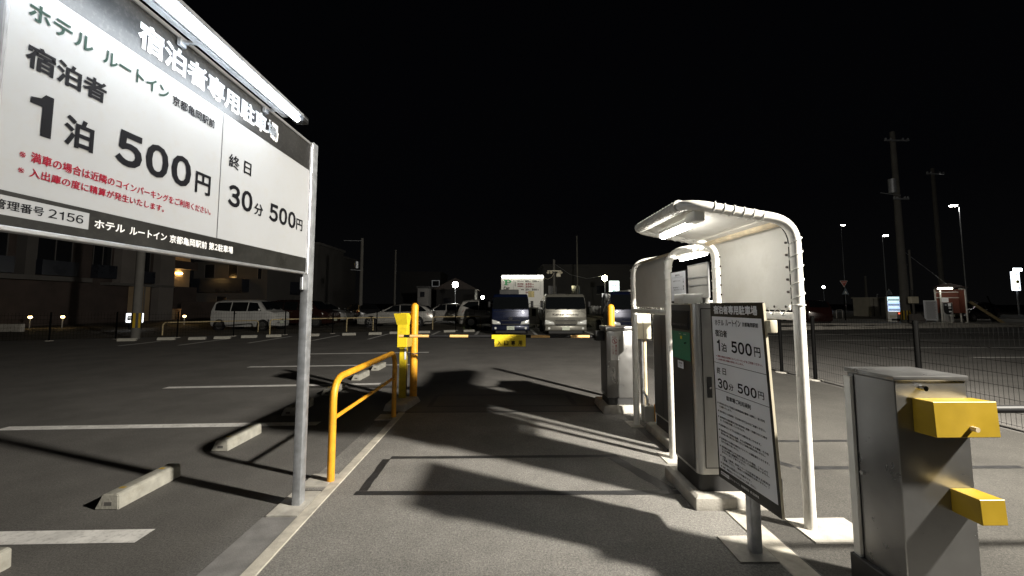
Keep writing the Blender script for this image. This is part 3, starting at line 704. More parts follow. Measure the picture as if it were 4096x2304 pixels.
letters('black_lettering', M['ink'], t, fm, [('ホテル', B(.058, .175, .113, .152), .02), ('ルートイン', B(.195, .37, .108, .150), .02), ('京都亀岡駅前', B(.386, .547, .119, .146), .018),
    ('宿泊者', B(.055, .205, .180, .226), .025), ('1', B(.072, .108, .247, .322), .03), ('泊', B(.126, .188, .266, .322), .02), ('500', B(.245, .467, .243, .318), .03), ('円', B(.488, .547, .259, .316), .016),
    ('終', B(.049, .095, .432, .478), .014), ('日', B(.122, .164, .432, .474), .014), ('30', B(.052, .176, .506, .570), .03), ('分', B(.186, .24, .520, .562), .016), ('500', B(.285, .478, .500, .560), .03), ('円', B(.492, .545, .510, .552), .014),
    ('駐車場ご利用規則', B(.15, .41, .606, .636), .018)], .0025)
letters('red_lettering', M['inkred'], t, fm, [('※満車の場合は近隣のコインパーキングをご利用ください。', B(.05, .555, .350, .364), .022), ('※入出庫の度に精算が発生いたします。', B(.048, .37, .372, .384), .022)], .0025)
rules = [('契約者以外のご利用又は無断駐車は警察へ通報し、金1万円', .665, .53), (' を頂戴いたします。', .685, .2), ('駐車場内には危険物・引火物の持ち込みはご遠慮ください。', .718, .53),
    ('駐車場内の諸設備及び他の車両等に損害・汚損を与えた場合', .755, .54), ('は、その損害を賠償していただきます。', .774, .33), ('駐車場内のトラブルは当社では責任を負いかねます。', .808, .48),
    ('駐車場内での車両の盗難、または障害物による損傷、その他', .842, .54), ('管理者の責に帰さない場所で生じた損害の責任は負いません。', .860, .51), ('駐車場内での事故の場合はドライバーの運転責任となります。', .894, .54), ('当方では責任を負いません。', .912, .25),
    ('精算機の故障により出庫不能となった場合、これにより', .946, .52), ('生じる損害の補償等につきましては責任を負いません。', .963, .53), ('あらかじめご了承ください。', .980, .31), ('大型、二輪車、駐車スペースの区画を超える車両は', 1.010, .53), ('ご遠慮ください。（車両への損害責任は負いません。）', 1.027, .52),
    ('駐車場内は監視カメラ作動中です。', 1.055, .36), ('お車・貴重品のトラブルには十分ご注意ください。', 1.078, .40)]
rr = [(s, B(.058, e, y, y + .0135), .022) for s, y, e in rules]
rr += [('●', B(.036, .047, y + .001, y + .012), .0) for y in (.665, .718, .755, .808, .842, .894, .946, 1.010, 1.055, 1.078)]
letters('rules_lettering', M['ink'], t, fm, rr, .0025)
mb = MB(); patch(mb, .018, .582, .402, .405, .002); patch(mb, .018, .582, .580, .583, .002); mb.build('divider_line', M['ink'], t)
mb = MB(); patch(mb, .03, .125, 1.118, 1.14, .0015); lb = mb.build('number_label', M['paper'], t)
letters('number_print', M['ink'], lb, fm, [('管理番号2156', B(.036, .119, 1.123, 1.135), .0)], .0025)
letters('footer_lettering', M['paper'], t, fm, [('ホテル ルートイン', B(.135, .24, 1.121, 1.136), .01), ('京都亀岡駅前', B(.25, .33, 1.121, 1.136), .01), ('第2駐車場', B(.34, .42, 1.121, 1.136), .01)], .0025)
sq_post(1.53, 2.655, .062, .062, 1.44).build('post', M['galv'], t, True)
MB().box(1.4645, 1.4995, 2.36, 2.90, 1.38, 1.41).box(1.505, 1.517, 2.36, 2.90, .52, .55).box(1.486, 1.502, 2.318, 2.36, .50, .57).build('cross_rail', M['galv'], t)
MB().box(1.38, 1.609, 2.545, 2.82, -.02, .0115).build('footing', M['concrete'], t)
MB().bbox(1.462, 1.505, 2.296, 2.335, 1.355, 1.425, .005, 2).build('back_box', M['cream'], t, True)
MB().hull([(1.4505, 2.3365, 1.52), (1.464, 2.3365, 1.52), (1.4505, 2.3335, 1.52), (1.464, 2.3335, 1.52), (1.49, 2.3155, .362), (1.503, 2.3155, .362), (1.49, 2.3125, .362), (1.503, 2.3125, .362)]).build('edge_trim', M['cream'], t)

# ================================================================ NEAR RIGHT CABINET
t = thing('exit_gate', 'silver metal gate cabinet with two yellow boxes on its front, nearest the camera at right', 'gate machine', (2.09, 2.2, 0))
X0, X1, Y0, Y1 = 1.915, 2.275, 2.06, 2.345
MB().bbox(X0 - .03, X1 + .03, Y0 - .02, Y1 + .02, 0, .17, .004, 1).build('base', M['darkbase'], t)
MB().bbox(X0, X1, Y0, Y1, .165, 1.135, .004, 1).build('cabinet', M['cabinet'], t)
MB().bbox(X0 - .012, X1 + .006, Y0 - .008, Y1 + .008, 1.138, 1.163, .004, 2).build('lid', M['cabinet'], t, True)
MB().box(X0 - .016, X0 - .0005, Y1 - .035, Y1 + .006, .17, 1.115).build('door_edge', M['white'], t)
MB().box(X0 - .0012, X0 + .001, Y1 - .046, Y1 - .040, .17, 1.13).build('door_gap', M['black'], t)
k = MB(); knob(k, (2.045, Y0, 1.105), .0125, (0, -1, 0), .028); k.build('lid_knob', M['chrome'], t, True)
k = MB(); knob(k, (X0, 2.27, .62), .011, (-1, 0, 0), .018); k.build('door_lock', M['chrome'], t, True)
u = MB().hull([(1.995, 2.0595, 1.055), (2.295, 2.0595, 1.055), (1.995, 2.0595, .895), (2.295, 2.0595, .895), (1.993, 1.955, 1.060), (2.297, 1.955, 1.060), (1.996, 1.952, .898), (2.301, 1.952, .898)], .0025, 1).build('upper_box', M['mustard'], t)
k = MB(); knob(k, (2.165, 1.952, .94), .011, (0, -1, 0), .026); k.build('box_knob', M['rustbar'], u, True)
l = MB().hull([(2.150, 2.0595, .628), (2.264, 2.0595, .628), (2.150, 2.0595, .522), (2.264, 2.0595, .522), (2.148, 1.93, .631), (2.267, 1.93, .631), (2.150, 1.927, .520), (2.269, 1.927, .520)], .0025, 1).build('lower_box', M['mustard'], t)
MB().cyl((2.285, 2.25, .952), (3.9, 2.25, .952), .021, 14).build('boom', M['black'], t, True)
MB().cyl((2.26, 2.25, .952), (2.30, 2.25, .952), .045, 16).build('boom_hub', M['black'], t, True)

# ================================================================ FENCES
def fence(label, pts, h, pitch, hp, rows, cat='fence', wr=.0022):
    o = pts[0]
    t = thing('mesh_fence', label, cat, (o[0], o[1], 0))
    for (a, b) in zip(pts[:-1], pts[1:]):
        a = Vector((a[0], a[1], 0)); b = Vector((b[0], b[1], 0)); L = (b - a).length; d = (b - a).normalized()
        mb = MB(); n = max(2, int(L / pitch))
        for i in range(1, n):
            p = a + d * (L * i / n); x, y = p.x, p.y
            mb.tube([(x, y, .04), (x, y, h - .02)], wr, 3, False)
        for r in rows: mb.tube([(a.x, a.y, r), (b.x, b.y, r)], wr * 1.3, 3, False)
        mb.build('mesh_panel', M['fencewire'], t)
    for p in pts:
        MB().cyl((p[0], p[1], -.1), (p[0], p[1], h), hp, 10).build('post', M['fencepost'], t, True)
    for p in pts: MB().lathe((p[0], p[1], 0), [(.13, -.02), (.13, .012), (.12, .02)], 14).build('footing', M['concrete'], t)
    return t
fence('black wire mesh fence running away on the right beside the exit lane', [(6.1, 2.1), (6.1, 4.12), (6.1, 6.15), (6.13, 8.28), (6.07, 9.2), (6.05, 11.2), (6.0, 13.2), (6.0, 15.2), (6.0, 17.2)], 1.26, .052, .034, [.06 + .15 * i for i in range(9)])
pts = []
for i in range(15):
    x = -16.4 + i * 1.95; pts.append((x, 24.6 + .40 * x if x < 0 else 24.6 + .25 * x))
fence('dark wire mesh fence along the far edge of the lot before the cars', pts, 1.15, .1, .028, [.06 + .16 * i for i in range(7)], wr=.003)
pts = [(-16.4 - 1.9 * i, 18.04 - .8 * i) for i in range(7)]
fence('dark wire mesh fence in front of the apartment garden lights', pts, 1.15, .1, .028, [.06 + .16 * i for i in range(7)], wr=.003)

# low pipe guards behind the far fence
def pipe_guard(label, x0, y0, x1, y1, h=.72, m='guardpipe', r=.03):
    t = thing('pipe_guard', label, 'pipe guard', ((x0 + x1) / 2, (y0 + y1) / 2, 0), 0, 'low pipe guards behind the far fence')
    MB().tube(round_path([(x0, y0, 0), (x0, y0, h), (x1, y1, h), (x1, y1, 0)], .16, 5), r, 10).build('pipe', M[m], t, True)
pipe_guard('long pipe guard in front of the white minivan nose', -11.4, 20.6, -7.3, 23.4)
pipe_guard('pipe guard below the silver wagon front', -8.45, 22.6, -5.2, 23.9)
pipe_guard('pipe guard between the yellow bollard and the silver minivan', -4.15, 24.2, -1.45, 25.1)
pipe_guard('pipe guard left of the white minivan, in front of the lit doorway', -16.2, 20.2, -13.0, 22.4, .6)
pipe_guard('pipe guard in the dark beyond the right fence, nearer the shelter post', 28.1, 38.0, 29.5, 38.3, .9, 'guardwhite')
pipe_guard('pipe guard in the dark beside the red road sign', 29.6, 37.0, 30.4, 37.3, .9, 'guardwhite')

# ================================================================ VEHICLES
def wheel(t, x, y, r, w, side, rimr=.66):
    """side +1 left / -1 right of the car (y)"""
    wm = MB().lathe((x, y, r), [(r * .6, -w / 2), (r * .93, -w / 2), (r, -w / 2 + .03), (r, w / 2 - .03), (r * .93, w / 2), (r * .6, w / 2)], 22, 'y')
    wo = wm.build('wheel', M['tyre'], t, True)
    rm = MB(); yo = y + side * (w / 2 - .012)
    rm.lathe((x, yo, r), [(r * rimr, -.01), (r * rimr, .01), (r * rimr * .9, .012)], 20, 'y')
    ro = rm.build('rim_dish', M['black'], wo, True)
    sp = MB()
    sp.lathe((x, yo + side * .006, r), [(r * rimr, -.012), (r * rimr * 1.0, .014), (r * rimr * .9, .014), (r * rimr * .9, -.012)], 20, 'y')
    for k in range(5):
        a = 2 * math.pi * k / 5 + .3; c, s = math.cos(a), math.sin(a); q = .07 * r / .3; yy = yo + side * .016
        sp.add([(x - s * q * .6, yy, r + c * q * .6), (x + c * r * rimr * .92 - s * q * .5, yy, r + s * r * rimr * .92 + c * q * .5), (x + c * r * rimr * .92 + s * q * .5, yy, r + s * r * rimr * .92 - c * q * .5), (x + s * q * .6, yy, r - c * q * .6)], [(0, 1, 2, 3)])
    sp.lathe((x, yo + side * .012, r), [(r * .14, -.012), (r * .14, .012)], 12, 'y')
    sp.build('rim', M['rim'], wo)
STY = {
 'wagon': dict(L=4.8, W=1.8, st=[(2.40, .34, .52, .56, .70), (2.33, .22, .62, .66, .86), (2.1, .2, .70, .75, .95), (1.4, .2, .82, .88, 1), (.98, .2, .90, .95, 1), (.2, .2, .93, 1.37, 1), (-.4, .2, .94, 1.46, 1), (-1.3, .2, .96, 1.43, 1), (-1.85, .2, .98, 1.33, .99), (-2.22, .22, .99, 1.07, .97), (-2.36, .28, .86, .93, .93), (-2.4, .36, .6, .7, .84)],
     wins=[[(.72, .96), (.12, 1.33), (-.28, 1.38), (-.30, .97)], [(-.36, .97), (-.34, 1.385), (-1.05, 1.375), (-1.12, .98)], [(-1.18, .98), (-1.12, 1.37), (-1.62, 1.31), (-1.95, 1.05), (-1.9, 1.0)]], cowl=(.98, .95, .2, 1.37), rear=(-2.22, 1.07, -1.85, 1.33), wh=(1.45, -1.42, .33), hl=(2.2, .66), tl=(-2.3, .82), belt=.95),
 'minivan': dict(L=4.5, W=1.7, st=[(2.25, .34, .6, .66, .74), (2.18, .22, .82, .88, .9), (1.95, .2, .93, .99, .97), (1.5, .2, 1.02, 1.08, 1), (.85, .2, 1.04, 1.62, 1), (.2, .2, 1.04, 1.73, 1), (-1.4, .2, 1.06, 1.72, 1), (-1.95, .2, 1.08, 1.64, .99), (-2.17, .24, 1.08, 1.2, .97), (-2.25, .36, .9, .98, .9)],
     wins=[[(1.25, 1.08), (.78, 1.55), (.12, 1.62), (.1, 1.06)], [(.04, 1.06), (.06, 1.62), (-.9, 1.62), (-.92, 1.07)], [(-.98, 1.07), (-.96, 1.62), (-1.6, 1.60), (-1.95, 1.34), (-1.3, 1.12)]], cowl=(1.5, 1.08, .85, 1.62), rear=(-2.17, 1.2, -1.95, 1.64), wh=(1.4, -1.4, .32), hl=(2.05, .82), tl=(-2.17, 1.0), belt=1.06),
 'keivan': dict(L=3.75, W=1.6, st=[(1.875, .34, .7, .76, .8), (1.83, .22, .92, .98, .93), (1.66, .2, 1.0, 1.06, .98), (1.42, .2, 1.04, 1.1, 1), (.92, .2, 1.05, 1.58, 1), (.4, .2, 1.05, 1.69, 1), (-1.3, .2, 1.05, 1.69, 1), (-1.7, .2, 1.05, 1.62, .99), (-1.83, .24, 1.05, 1.16, .98), (-1.875, .36, .9, .98, .92)],
     wins=[[(1.15, 1.08), (.84, 1.52), (.36, 1.57), (.35, 1.06)], [(.29, 1.06), (.30, 1.57), (-.62, 1.57), (-.64, 1.06)], [(-.70, 1.06), (-.68, 1.57), (-1.50, 1.55), (-1.62, 1.44), (-1.6, 1.1)]], cowl=(1.42, 1.1, .92, 1.58), rear=(-1.83, 1.16, -1.7, 1.62), wh=(1.3, -1.28, .28), hl=(1.76, .86), tl=(-1.8, .95), belt=1.05),
 'hatch': dict(L=4.1, W=1.7, st=[(2.05, .34, .54, .6, .74), (1.97, .22, .68, .73, .9), (1.6, .2, .8, .86, .97), (1.05, .2, .92, .97, 1), (.3, .2, .94, 1.4, 1), (-.3, .2, .95, 1.5, 1), (-1.2, .2, .97, 1.46, 1), (-1.65, .2, .99, 1.34, .98), (-1.98, .24, 1.0, 1.05, .95), (-2.05, .36, .8, .86, .86)],
     wins=[[(.8, .97), (.22, 1.36), (-.22, 1.41), (-.24, .97)], [(-.3, .97), (-.28, 1.41), (-1.0, 1.4), (-1.05, .98)], [(-1.1, .98), (-1.06, 1.39), (-1.4, 1.33), (-1.6, 1.1)]], cowl=(1.05, .97, .3, 1.4), rear=(-1.98, 1.05, -1.65, 1.34), wh=(1.28, -1.25, .3), hl=(1.88, .7), tl=(-1.95, .86), belt=.97)}
def car(name, label, loc, deg, style, pm, group='cars parked beyond the far fence', sz=1.):
    S = STY[style]; W = S['W'] / 2
    t = thing(name, label, {'minivan': 'minivan', 'keivan': 'minivan', 'wagon': 'car', 'hatch': 'car'}[style], loc, R(deg), group, world=False)
    t.scale = (sz, sz, sz)
    st = S['st']; V = []; F = []; K = 7
    for (x, zb, zl, zr, wf) in st:
        w = W * wf; cab = (zr - zl) > .08; wr = w * (.80 if cab else .93)
        if cab and zr - zl < .3: wr = w * .88
        sec = [(w * .90, zb), (w * .985, zb + .12), (w, zb + (zl - zb) * .6), (w * .965, zl), (wr, zr - (zr - zl) * .14), (wr * .78, zr - .005), (0, zr + .018)]
        V += [(x, y, z) for y, z in sec] + [(x, -y, z) for y, z in sec[-2::-1]]
    n = 2 * K - 1
    for i in range(len(st) - 1):
        for k in range(n - 1): F.append((i * n + k, i * n + k + 1, (i + 1) * n + k + 1, (i + 1) * n + k))
        F.append((i * n + n - 1, i * n, (i + 1) * n, (i + 1) * n + n - 1))
    F += [tuple(range(n)), tuple((len(st) - 1) * n + k for k in range(n))]
    MB().add(V, F).build('body', pm, t, True)
    roof = max(s[3] for s in st); zl = S['belt']
    def sy(z): return W * (.965 + (.80 - .965) * max(0, min(1, (z - zl) / (roof * .93 - zl))))
    for sd in (1, -1):
        for poly in S['wins']:
            MB().prism([(x, z) for x, z in poly], 'y', 0, 1)
            m = MB(); k = len(poly)
            m.add([(x, sd * (sy(z) + .014), z) for x, z in poly] + [(x, sd * (sy(z) - .03), z) for x, z in poly], [tuple(range(k)), tuple(range(k, 2 * k))] + [(i, (i + 1) % k, k + (i + 1) % k, k + i) for i in range(k)])
            m.build('side_window', M['glass'], t)
        hx, hz = S['hl']
        MB().hull([(hx + .10, sd * W * .55, hz - .06), (hx + .10, sd * W * .6, hz + .07), (hx - .30, sd * W * .985, hz + .10), (hx - .22, sd * W * .99, hz - .04), (hx - .2, sd * W * .6, hz + .05), (hx - .2, sd * W * .6, hz - .05)], .01).build('headlight', M['headlamp'], t, True)
        tx, tz = S['tl']
        MB().hull([(tx - .05, sd * W * .62, tz - .07), (tx - .05, sd * W * .66, tz + .08), (tx + .32, sd * W * .985, tz + .09), (tx + .20, sd * W * .992, tz - .08), (tx + .1, sd * W * .6, tz)], .01).build('taillight', M['taillamp'], t, True)
        c = S['cowl']
        MB().hull([(c[0] - .32, sd * (W + .01), zl + .03), (c[0] - .30, sd * (W + .17), zl + .05), (c[0] - .30, sd * (W + .17), zl + .17), (c[0] - .32, sd * (W + .02), zl + .16), (c[0] - .2, sd * (W + .1), zl + .1)], .015).build('mirror', pm, t, True)
        for wx in S['wh'][:2]:
            r = S['wh'][2]
            MB().lathe((wx, sd * (W * 1.0 - .03), r), [(r + .055, -.05), (r + .055, .035)], 24, 'y').build('wheel_arch', M['black'], t, True)
            wheel(t, wx, sd * (W - .075), r, .21, sd)
        MB().box(-.35 - .09, -.35 + .09, sd * (W + .004) - .012, sd * (W + .004) + .012, zl - .12, zl - .09).build('door_handle', M['chrome'], t)
    x0_, z0_, x1_, z1_ = S['cowl']; e = .022
    ww = MB().quad((x0_ - .05 + e, -W * .80, z0_ + .015 + e), (x0_ - .05 + e, W * .80, z0_ + .015 + e), (x1_ + .03 + e, W * .66, z1_ - .0 + e), (x1_ + .03 + e, -W * .66, z1_ + e)); ww.build('windscreen', M['glass'], t)
    x0_, z0_, x1_, z1_ = S['rear']
    MB().quad((x0_ - e, -W * .74, z0_ + .02), (x0_ - e, W * .74, z0_ + .02), (x1_ - e, W * .64, z1_ + .01), (x1_ - e, -W * .64, z1_ + .01)).build('rear_window', M['glass'], t)
    f0 = st[0][0]
    MB().box(f0 - .02, f0 + .012, -.165, .165, .36, .52).build('number_plate', M['plate'], t)
    MB().hull([(f0 - .05, -W * .55, .56), (f0 + .006, -W * .5, .42), (f0 - .05, W * .55, .56), (f0 + .006, W * .5, .42), (f0 - .02, -W * .5, .6), (f0 - .02, W * .5, .6)]).build('grille', M['black'], t)
    return t
silver = paint('silver', (.55, .54, .51), .45); white = paint('white', (.47, .47, .46), .0); maroon = paint('maroon', (.035, .013, .01), .3)
dark = paint('dark', (.02, .02, .022), .4); grey = paint('grey', (.22, .22, .22), .5); navy = paint('navy', (.006, .009, .03), .3); blue = paint('blue', (.005, .010, .036), .3)
car('parked_minivan', 'white minivan parked in front of the apartment building', (-14.6, 24.4, 0), -6, 'keivan', white)
car('parked_car', 'dark maroon car partly hidden behind the white minivan', (-13.4, 28.2, 0), -8, 'minivan', maroon)
car('parked_car', 'pale car nose showing right of the big sign post', (-14.4, 33.5, 0), -10, 'hatch', white)
car('parked_car', 'dark car facing away with small red tail lamps left of the silver wagon', (-11.3, 33.0, 0), 128, 'hatch', dark)
car('parked_car', 'silver estate car parked sideways behind the yellow bollard', (-6.95, 27.3, 0), 182, 'wagon', silver)
car('parked_car', 'grey car between the silver estate and the silver minivan', (-4.6, 32.2, 0), 176, 'hatch', silver)
car('parked_minivan', 'silver minivan with its rear towards the bollard, left of the blue truck', (-.75, 27.3, 0), 2, 'minivan', silver)
car('parked_car', 'black car with white glints right of the red walled booth', (36.1, 32.0, .13), 195, 'hatch', dark, 'cars in the dark on the right')
car('parked_car', 'dark red car in the shadows beyond the right hand fence', (22.3, 31.0, 0), 80, 'minivan', paint('red', (.028, .008, .006), .1), 'cars in the dark on the right')

def truck(name, label, loc, deg, W, paintm, bed, H=1.95, logo=None):
    t = thing(name, label, 'truck', loc, R(deg), 'trucks parked in the far row', world=False)
    w = W / 2; L = 1.55
    MB().hull([(0, -w, .28), (0, w, .28), (.05, -w * .995, .85), (.05, w * .995, .85), (.02, -w * .99, 1.2), (.02, w * .99, 1.2), (-.12, -w * .95, H - .16), (-.12, w * .95, H - .16), (-.26, -w * .89, H), (-.26, w * .89, H),
               (-L, -w * .90, H), (-L, w * .90, H), (-L, -w, 1.1), (-L, w, 1.1), (-L, -w, .4), (-L, w, .4)], .045, 3).build('cab', paintm, t, True)
    zt, zb = H - .13, 1.23
    def fx(z): return .05 - .03 * max(0, min(1, (z - .85) / .35)) - .14 * max(0, (z - 1.2)) / (H - 1.36)
    poly = []
    for (cx, cz, a0) in ((w * .84, zt - .08, 0), (-w * .84, zt - .08, 90), (-w * .89, zb + .07, 180), (w * .89, zb + .07, 270)):
        for k in range(5):
            a = R(a0 + 22.5 * k); poly.append((cx + .07 * math.cos(a), cz + .07 * math.sin(a)))
    k = len(poly)
    MB().add([(fx(z) + .014, y, z) for y, z in poly] + [(fx(z) - .03, y * .99, z) for y, z in poly], [tuple(range(k)), tuple(range(k, 2 * k))] + [(i, (i + 1) % k, k + (i + 1) % k, k + i) for i in range(k)]).build('windscreen', M['glass'], t)
    wp = MB()
    for y in (-w * .5, .05, w * .55): wp.tube([(fx(1.2) + .03, y, 1.2), (fx(1.27) + .035, y + .35, 1.28)], .009, 5)
    wp.build('wiper', M['black'], t)
    MB().hull([(.03, -w * 1.0, .20), (.03, w * 1.0, .20), (.10, -w * .97, .24), (.10, w * .97, .24), (.10, -w * .97, .44), (.10, w * .97, .44), (-.1, -w * 1.01, .20), (-.1, w * 1.01, .20), (-.1, -w * 1.01, .47), (-.1, w * 1.01, .47), (.06, -w * .98, .47), (.06, w * .98, .47)], .02).build('bumper', paintm, t, True)
    MB().hull([(0, -w * .8, .08), (0, w * .8, .08), (0, -w * .8, .21), (0, w * .8, .21), (-.5, -w * .8, .08), (-.5, w * .8, .08), (-.5, -w * .8, .21), (-.5, w * .8, .21)]).build('underrun', M['black'], t)
    MB().box(.0, fx(.68) + .012, -w * .50, w * .50, .665, .70).box(.0, fx(.5) + .024, -w * .48, w * .48, .475, .53).box(.0, fx(1.1) + .012, -w * .9, w * .9, 1.105, 1.115).build('grille', M['black'], t)
    em = MB().tube([(.066, .085 * math.cos(R(a)), .79 + .055 * math.sin(R(a))) for a in range(0, 361, 30)], .014, 6); em.box(.06, .072, -.05, .05, .785, .80); em.build('emblem', M['chrome'], t, True)
    MB().quad((.104, -.18, .245), (.104, .18, .245), (.104, .18, .42), (.104, -.18, .42)).build('number_plate', M['plate'], t)
    fp = plane_map((.104, -.17, -.262), (0, 1, 0), (1, 0, 0))
    for sd in (1, -1):
        MB().hull([(.06, sd * w * .52, .50), (.06, sd * w * .56, .62), (.05, sd * w * .99, .74), (-.02, sd * w * 1.005, .50), (.085, sd * w * .7, .60), (.08, sd * w * .93, .52), (-.06, sd * w * .6, .50), (-.06, sd * w * .6, .64)], .015).build('headlight', M['headlamp'], t, True)
        MB().cyl((.09, sd * w * .8, .33), (.112, sd * w * .8, .33), .055, 12).build('fog_lamp', M['headlamp'], t, True)
        mr = MB().tube([(-.05, sd * w * .95, 1.45), (.05, sd * (w + .12), 1.55)], .012, 6); mr.hull([(.03, sd * (w + .06), 1.3), (.03, sd * (w + .20), 1.3), (.03, sd * (w + .06), 1.62), (.03, sd * (w + .20), 1.62), (.07, sd * (w + .08), 1.34), (.07, sd * (w + .18), 1.34), (.07, sd * (w + .08), 1.58), (.07, sd * (w + .18), 1.58)], .01)
        mr.build('mirror', M['black'], t, True)
        MB().add([(-.35, sd * (w * .985), 1.06), (-1.25, sd * (w * .985), 1.06), (-1.25, sd * (w * .925), H - .2), (-.5, sd * (w * .925), H - .2)], [(0, 1, 2, 3)]).build('side_window', M['glass'], t)
        for wx in (-.75, -3.1): wheel(t, wx, sd * (w - .13), .33, .2, sd, .6)
    MB().box(-4.3, -1.5, -.4, .4, .45, .62).build('chassis', M['black'], t)
    if bed == 'tank':
        m = MB(); V = []; F = []; sec = [(.98, .62), (1.0, 1.0), (.93, 1.5), (.72, 1.84), (.36, 1.98), (0, 2.0)]
        sec = sec + [(-a, b) for a, b in sec[-2::-1]]
        for x in (-1.64, -1.7, -4.2, -4.35): 
            k_ = .93 if x in (-1.64, -4.35) else 1
            V += [(x, a * w * k_, .62 + (b - .62) * k_) for a, b in sec]
        n_ = len(sec)
        for i in range(3):
            for k in range(n_ - 1): F.append((i * n_ + k, i * n_ + k + 1, (i + 1) * n_ + k + 1, (i + 1) * n_ + k))
            F.append((i * n_ + n_ - 1, i * n_, (i + 1) * n_, (i + 1) * n_ + n_ - 1))
        F += [tuple(range(n_)), tuple(3 * n_ + k for k in range(n_))]
        m.add(V, F).build('rear_body', paintm, t, True)
    elif bed == 'flat':
        MB().box(-4.6, -1.65, -w, w, .85, .95).build('bed_floor', M['black'], t)
        m = MB()
        for sd in (1, -1): m.box(-4.6, -1.65, sd * w - .025, sd * w + .025, .952, 1.36)
        m.box(-4.65, -4.602, -w, w, .86, 1.36); m.build('side_board', paintm, t)
        m = MB().box(-1.68, -1.62, -w, w, 1.0, 2.0); m.build('headboard', M['galv'], t)
        m = MB()
        for x in (-1.9, -2.6, -3.3, -4.0):
            for sd in (1, -1): m.box(x, x + .05, sd * (w + .012) - .02, sd * (w + .012) + .02, .96, 1.38)
        m.build('board_hinges', M['chrome'], t)
    elif bed == 'box':
        MB().bbox(-3.9, -1.65, -w * .98, w * .98, .75, 1.85, .03, 1).build('cargo_bed', paintm, t)
        MB().bbox(-3.2, -1.7, -w * .62, w * .5, 1.851, 2.22, .02, 1).build('load', M['darkbase'], t)
    if logo:
        f2 = plane_map((.052, -.62, -.03), (0, 1, 0), (1, 0, 0))
        letters('front_lettering', M['walldark'], t, f2, logo, .012)
    return t, fp
tk, fp = truck('parked_truck', 'dark blue truck facing the camera behind the boom plate', (.27, 20.15, 0), -90, 1.80, blue, 'box')
letters('plate_print', M['plategreen'], tk, fp, [('20-16', (.06, .30, .515, .58), .0), ('京都400', (.09, .25, .595, .632), .0)], .003)
truck('parked_truck', 'silver grey truck facing the camera with dark lettering across its front', (2.88, 19.9, 0), -90, 2.0, paint('champagne', (.20, .195, .17), .4), 'tank', 1.95, [('Kansai', (.0, .56, .955, 1.065), .045), ('Housou', (.62, 1.22, .955, 1.06), .045)])
truck('parked_truck', 'navy flatbed truck half hidden behind the shelter tarpaulin', (5.75, 19.0, 0), -90, 1.9, navy, 'flat', 2.05)

# ================================================================ FAR THINGS, CENTRE
t = thing('price_board', 'wide lit price board with a green letter P behind the trucks', 'sign', (1.3, 31.0, 0))
MB().box(-.28, 2.86, 31.0, 31.08, 1.35, 3.30).build('board', M['white'], t)
for x_ in (-.1, 2.6): MB().box(x_, x_ + .1, 31.09, 31.19, 0, 3.3).build('post', M['galv'], t)
MB().box(-.25, 2.84, 30.995, 31.2, 3.52, 3.60).build('lamp_housing', M['alu'], t)
for x in (-.26, 1.32): MB().cyl((x, 30.96, 3.44), (x + 1.54, 30.96, 3.44), .07, 10).build('lamp_tube', glow('board_tube', (1., .97, .80), 7.), t, True)
fm = plane_map((-.28, 31.0, 0), (1, 0, 0), (0, -1, 0))
def slabP(mb):
    for pl in ([(.2, 2.84), (.53, 2.84), (.53, 2.90), (.2, 2.90)], [(.2, 3.18), (.36, 3.18), (.36, 3.24), (.2, 3.24)], [(.29, 2.90), (.44, 2.90), (.44, 3.24), (.29, 3.24)]):
        mb.add([fm(x, y, .004) for x, y in pl], [(0, 1, 2, 3)])
    for i in range(12):
        a0, a1 = R(90 - 15 * i), R(90 - 15 * (i + 1))
        mb.add([fm(.56 + .19 * math.cos(a0), 3.115 + .125 * math.sin(a0), .0045), fm(.56 + .19 * math.cos(a1), 3.115 + .125 * math.sin(a1), .0045), fm(.56 + .05 * math.cos(a1), 3.115 + .06 * math.sin(a1), .0045), fm(.56 + .05 * math.cos(a0), 3.115 + .06 * math.sin(a0), .0045)], [(0, 1, 2, 3)])
    mb.add([fm(.44, 3.175, .004), fm(.56, 3.175, .004), fm(.56, 3.24, .004), fm(.44, 3.24, .004)], [(0, 1, 2, 3)]); mb.add([fm(.44, 2.99, .004), fm(.56, 2.99, .004), fm(.56, 3.055, .004), fm(.44, 3.055, .004)], [(0, 1, 2, 3)])
mb = MB(); slabP(mb); mb.build('green_letter', mat('sign_green', (.05, .36, .13), .5), t)
letters('black_lettering', M['ink'], t, fm, [('60', (1.79, 2.04, 3.06, 3.21), .065), ('分', (2.08, 2.18, 3.07, 3.14), .065), ('100', (2.27, 2.64, 3.06, 3.21), .065), ('円', (2.69, 2.79, 3.07, 3.14), .065), ('8:00-24:00', (1.2, 1.66, 3.1, 3.17), .03),
    ('20', (1.79, 2.04, 2.44, 2.58), .07), ('分', (2.08, 2.18, 2.44, 2.51), .07), ('300', (2.25, 2.64, 2.44, 2.58), .07), ('円', (2.69, 2.79, 2.45, 2.52), .065), ('夜間', (1.45, 1.68, 2.47, 2.54), .065), ('自動車', (1.0, 1.07, 2.75, 3.1), .02, True), ('Car', (.18, .62, 2.45, 2.75), .07)], .005)
letters('red_lettering', M['inkred'], t, fm, [('最大料金', (1.2, 1.66, 2.88, 2.98), .065), ('250', (1.79, 2.26, 2.86, 3.0), .065), ('円', (2.31, 2.41, 2.87, 2.94), .065), ('夜間最大', (1.2, 1.66, 2.72, 2.81), .065), ('200', (1.79, 2.26, 2.67, 2.81), .065), ('円', (2.31, 2.41, 2.68, 2.75), .065), ('200', (1.79, 2.2, 2.23, 2.37), .07)], .005)
bd = MB()
